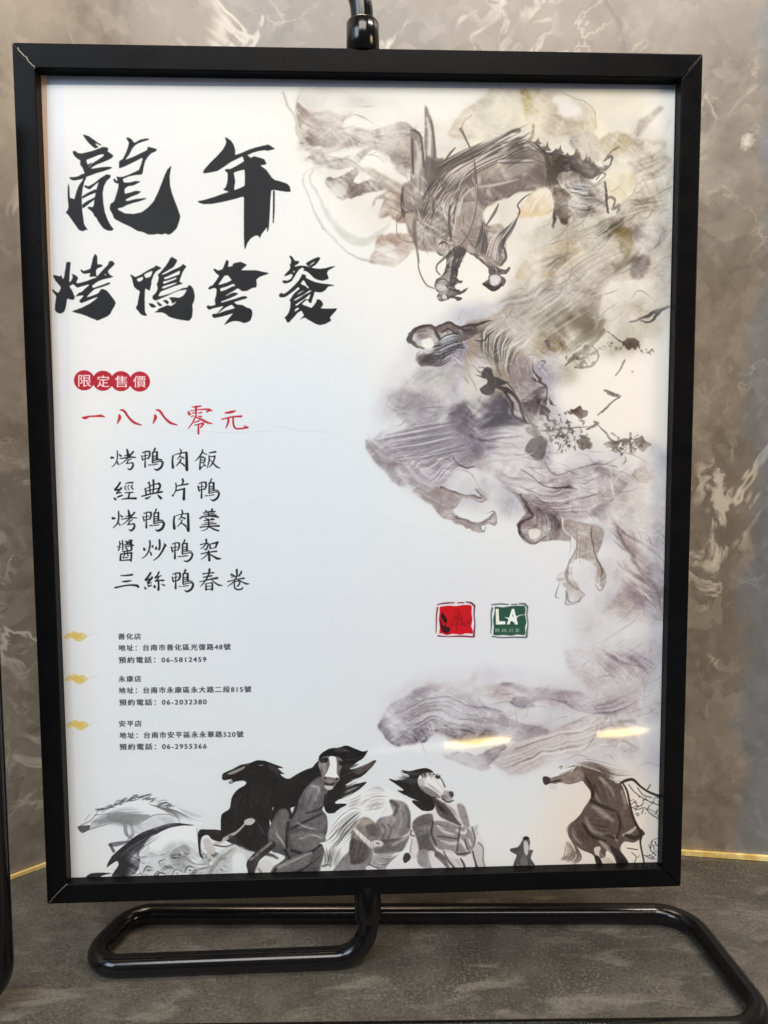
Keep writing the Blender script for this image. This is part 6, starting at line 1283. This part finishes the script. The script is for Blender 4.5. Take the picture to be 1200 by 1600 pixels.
col = a.mix(a.ramp(gr, [(.62, 0.), (.74, .45)]), col, (.28, .265, .235))
dk = a.new('HueSaturation'); dk.inputs['Value'].default_value = .82; a.link(col, dk.inputs['Color'])
a.set(Base_Color=dk.outputs[0], Roughness=a.ramp(mid, [(.3, .40), (.7, .60)])); a.b.inputs['Specular IOR Level'].default_value = .35
a.bump(a.mix(.35, fin, mid), .40, .0007); m_counter = a.m

a = M('brass_trim'); v = a.coord((1, 1, 1)); n = a.noise(55, 4, .6, 0, v)
a.set(Base_Color=a.mix(a.ramp(n, [(.42, 0.), (.55, 1.)]), (.80, .56, .18), (1.0, .88, .42)), Roughness=a.ramp(n, [(.35, .25), (.65, .45)]), Metallic=.35); m_brass = a.m

# ------------------------------------------------------------------ setting: counter, two marble walls
CX, CY = -.1395, .1657                        # where the two wall faces meet on the counter
DR = Vector((1, -.186, 0)).normalized(); DL = Vector((-1, -.87, 0)).normalized()
C0 = Vector((CX, CY, 0))
def wall_run():
    """both wall faces and the soft inner corner between them, as one run of stone 4 cm thick"""
    path = fillet([C0 + DL * 1.3, C0, C0 + DR * 1.5], [.16], 24)
    bm = bmesh.new(); n = len(path); front = []; back = []
    for i, p in enumerate(path):
        d = (path[min(i + 1, n - 1)] - path[max(i - 1, 0)]).normalized(); nn = Vector((-d.y, d.x, 0))
        front.append([bm.verts.new((p.x, p.y, z)) for z in (-.02, 1.6)]); q_ = p + nn * .04
        back.append([bm.verts.new((q_.x, q_.y, z)) for z in (-.02, 1.6)])
    for i in range(n - 1):
        for A_, B_ in ((front[i], front[i + 1]), (back[i + 1], back[i])): bm.faces.new((A_[0], B_[0], B_[1], A_[1])).smooth = True
        bm.faces.new((front[i][1], front[i + 1][1], back[i + 1][1], back[i][1])); bm.faces.new((front[i][0], back[i][0], back[i + 1][0], front[i + 1][0]))
    for i in (0, n - 1): bm.faces.new((front[i][0], front[i][1], back[i][1], back[i][0]))
    bmesh.ops.recalc_face_normals(bm, faces=bm.faces[:]); return mesh_of(bm), path
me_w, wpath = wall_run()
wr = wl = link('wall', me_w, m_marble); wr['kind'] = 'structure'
md = wr.modifiers.new('edge', 'EDGE_SPLIT'); md.split_angle = math.radians(40)
bm = bmesh.new()
P_ = [(-1.2, -.34), (1.4, -.34), (1.4, .02), (C0 + DR * 1.45).to_tuple()[:2], (CX, CY + .03), (C0 + DL * 1.25).to_tuple()[:2], (-1.2, -.30)]
P_ = [(-1.2, -.25), (1.4, -.25), (1.4, .30), (-1.2, .30)]
lo = [bm.verts.new((x, y, -.035)) for x, y in P_]; hi = [bm.verts.new((x, y, 0)) for x, y in P_]
bm.faces.new(lo[::-1]); bm.faces.new(hi)
for i in range(4): bm.faces.new((lo[i], lo[(i + 1) % 4], hi[(i + 1) % 4], hi[i]))
bmesh.ops.bevel(bm, geom=[e for e in bm.edges if abs(e.verts[0].co.z) < 1e-6 and abs(e.verts[1].co.z) < 1e-6], offset=.003, segments=3, affect='EDGES')
ct = link('countertop', mesh_of(bm), m_counter); ct['kind'] = 'structure'
def trim(d, off, parent, h):
    n_ = Vector((-d.y, d.x, 0)); n_ = -n_ if n_.y > 0 else n_
    a0 = C0 + n_ * .0002 + d * off; b0 = C0 + n_ * .0002 + d * 1.1
    q_ = [a0, b0, b0 + n_ * .0022, a0 + n_ * .0022]
    bm = bmesh.new(); lo = [bm.verts.new((p.x, p.y, .0003)) for p in q_]; hi = [bm.verts.new((p.x, p.y, h)) for p in q_]
    bm.faces.new(lo[::-1]); bm.faces.new(hi)
    for i in range(4): bm.faces.new((lo[i], lo[(i + 1) % 4], hi[(i + 1) % 4], hi[i]))
    bmesh.ops.recalc_face_normals(bm, faces=bm.faces[:])
    return link('trim_strip', mesh_of(bm), m_brass, parent)
trim(DR, .085, wr, .0034); trim(DL, .085, wl, .0024)

# ------------------------------------------------------------------ the menu stand
stand = bpy.data.objects.new('menu_stand', None); scene.collection.objects.link(stand); stand.empty_display_size = .05
stand['label'] = 'black metal tabletop menu stand holding a framed ink painting poster with Chinese lettering'
stand['category'] = 'sign stand'
HW, Z0, Z1 = .16, ZC - .2048, ZC + .2048
BW, TW, DP = .0100, .0112, .012               # bar widths and depth
def bar(a0, b0, c0, d0):
    """mitred frame bar from outer edge a0-b0 to inner edge d0-c0 (x, z)"""
    bm = bmesh.new(); lo = [bm.verts.new((x, 0, z)) for x, z in (a0, b0, c0, d0)]; hi = [bm.verts.new((x, DP, z)) for x, z in (a0, b0, c0, d0)]
    bm.faces.new(lo); bm.faces.new(hi[::-1])
    for i in range(4): bm.faces.new((lo[i], hi[i], hi[(i + 1) % 4], lo[(i + 1) % 4]))
    bmesh.ops.recalc_face_normals(bm, faces=bm.faces[:])
    bmesh.ops.bevel(bm, geom=bm.edges[:], offset=.0006, segments=3, affect='EDGES', profile=.5)
    return mesh_of(bm)
g = .00008
O = [(-HW, Z0), (HW, Z0), (HW, Z1), (-HW, Z1)]; I = [(-HW + BW, Z0 + BW), (HW - BW, Z0 + BW), (HW - BW, Z1 - TW), (-HW + BW, Z1 - TW)]
shift = [(0, -g), (g, 0), (0, g), (-g, 0)]
for i in range(4):
    j = (i + 1) % 4; dx, dz = shift[i]
    link('frame_bar', bar(*[(p[0] + dx, p[1] + dz) for p in (O[i], O[j], I[j], I[i])]), m_frame, stand, True)
for p in stand.children:
    p.data.polygons.foreach_set('use_smooth', [False] * len(p.data.polygons))
# chipped mitre joints with bare metal showing
def weld(p, q_, seed, r=.00028):
    rr = np.random.RandomState(seed); path = []
    for k in range(13):
        t = k / 12; path.append(Vector((p[0] + (q_[0] - p[0]) * t + rr.randn() * .0002, -.00002, p[1] + (q_[1] - p[1]) * t + rr.randn() * .0002)))
    link('weld_seam', mesh_of(tube(path, r, 8)), m_weld, stand, True)
weld((-HW + .0022, Z1 - .0024), (-HW + BW, Z1 - TW), 3, .00034); weld((-HW + .001, Z0 + .001), (-HW + BW, Z0 + BW), 5, .00022)

link('backing_board', mesh_of(box(-HW + .003, HW - .003, .0085, .0110, Z0 + .003, Z1 - .003)), m_card, stand)
link('plastic_sleeve', mesh_of(box(-.1520, .1560, .0066, .0072, .0420, .4412)), m_sleeve, stand)
bm = box(-.1562, -.1500, .0052, .0064, Z0 + .006, Z1 - .006)
link('backing_edge', mesh_of(box(-.1565, -.1479, .0063, .0066, Z0 + .006, Z1 - .008)), m_card, stand); bm.free()
# printed sheet, gently rippled, its crease only painted into the print as shade
c4 = dict(TL=(-.1476, .4346), TR=(.1497, .4366), BL=(-.1535, .0435), BR=(.1500, .0440))
bm = bmesh.new(); uvl = bm.loops.layers.uv.new('UVMap'); NX, NY = 60, 90; G = []
for j in range(NY + 1):
    row = []
    for i in range(NX + 1):
        s, t = i / NX, j / NY
        x = (c4['TL'][0] * (1 - s) + c4['TR'][0] * s) * (1 - t) + (c4['BL'][0] * (1 - s) + c4['BR'][0] * s) * t
        z = (c4['TL'][1] * (1 - s) + c4['TR'][1] * s) * (1 - t) + (c4['BL'][1] * (1 - s) + c4['BR'][1] * s) * t
        y = PY + .00016 * mnoise.noise(Vector((x * 22, z * 14, 3)))
        row.append(bm.verts.new((x, y, z)))
    G.append(row)
for j in range(NY):
    for i in range(NX):
        f = bm.faces.new((G[j][i], G[j + 1][i], G[j + 1][i + 1], G[j][i + 1])); f.smooth = True
        for l in f.loops: l[uvl].uv = ((l.vert.co.x - PX0) / (PX1 - PX0), (l.vert.co.z - PZ0) / (PZ1 - PZ0))
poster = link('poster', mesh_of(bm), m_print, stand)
poster['label'] = 'printed menu poster: ink dragon, running horses, black and red Chinese lettering'
link('acrylic_cover', mesh_of(box(-HW + .0085, HW - .0085, .0034, .0044, Z0 + .0085, Z1 - .0095)), m_acr, stand)

TR = .0053
base = fillet([(-.0005, .006, .0500), (-.0005, .004, TR), (-.1460, .0025, TR), (-.1330, .0455, TR), (.1775, .0315, TR), (.1800, -.0530, TR), (-.1400, -.0440, TR)], [.017, .014, .016, .020, .018], 12)
link('base_tube', mesh_of(tube(base, TR)), m_tube, stand, True)
link('post_socket', mesh_of(lathe([(.0058, 0), (.0066, .0012), (.0068, .0030), (.0068, .0206)], (-.0007, .006, .0240))), m_tube, stand, True)
link('post_socket', mesh_of(lathe([(.0070, 0), (.0077, .0007), (.0077, .0140), (.0071, .0148)], (-.0003, .006, Z1 - .0003))), m_tube, stand, True)
top = fillet([(-.0003, .006, Z1 + .006), (-.0008, .006, Z1 + .0250), (-.0120, .010, Z1 + .0480), (-.0120, .012, Z1 + .075)], [.03, .02], 12)
link('hanger_tube', mesh_of(tube(top, TR)), m_tube, stand, True)
for o in stand.children:
    if o.name.startswith(('base_tube', 'post_socket', 'hanger_tube')):
        md = o.modifiers.new('edge', 'EDGE_SPLIT'); md.split_angle = math.radians(50)

# ------------------------------------------------------------------ neighbouring stand at the left edge
nb = bpy.data.objects.new('tube_stand', None); scene.collection.objects.link(nb); nb.location = (-.1735, -.020, 0)
nb['label'] = 'black bent tube of a second stand, cut off by the left edge of the view'; nb['category'] = 'stand'
path = fillet([(0, 0, .42), (0, 0, TR), (-.16, .004, TR), (-.15, .07, TR)], [.020, .014], 12)
link('post_tube', mesh_of(tube(path, TR)), m_tube, nb, True)
link('end_cap', mesh_of(lathe([(.0056, 0), (.0060, .0005), (.0060, .0040), (.0056, .0045)], (0, 0, .4180))), m_tube, nb, True)
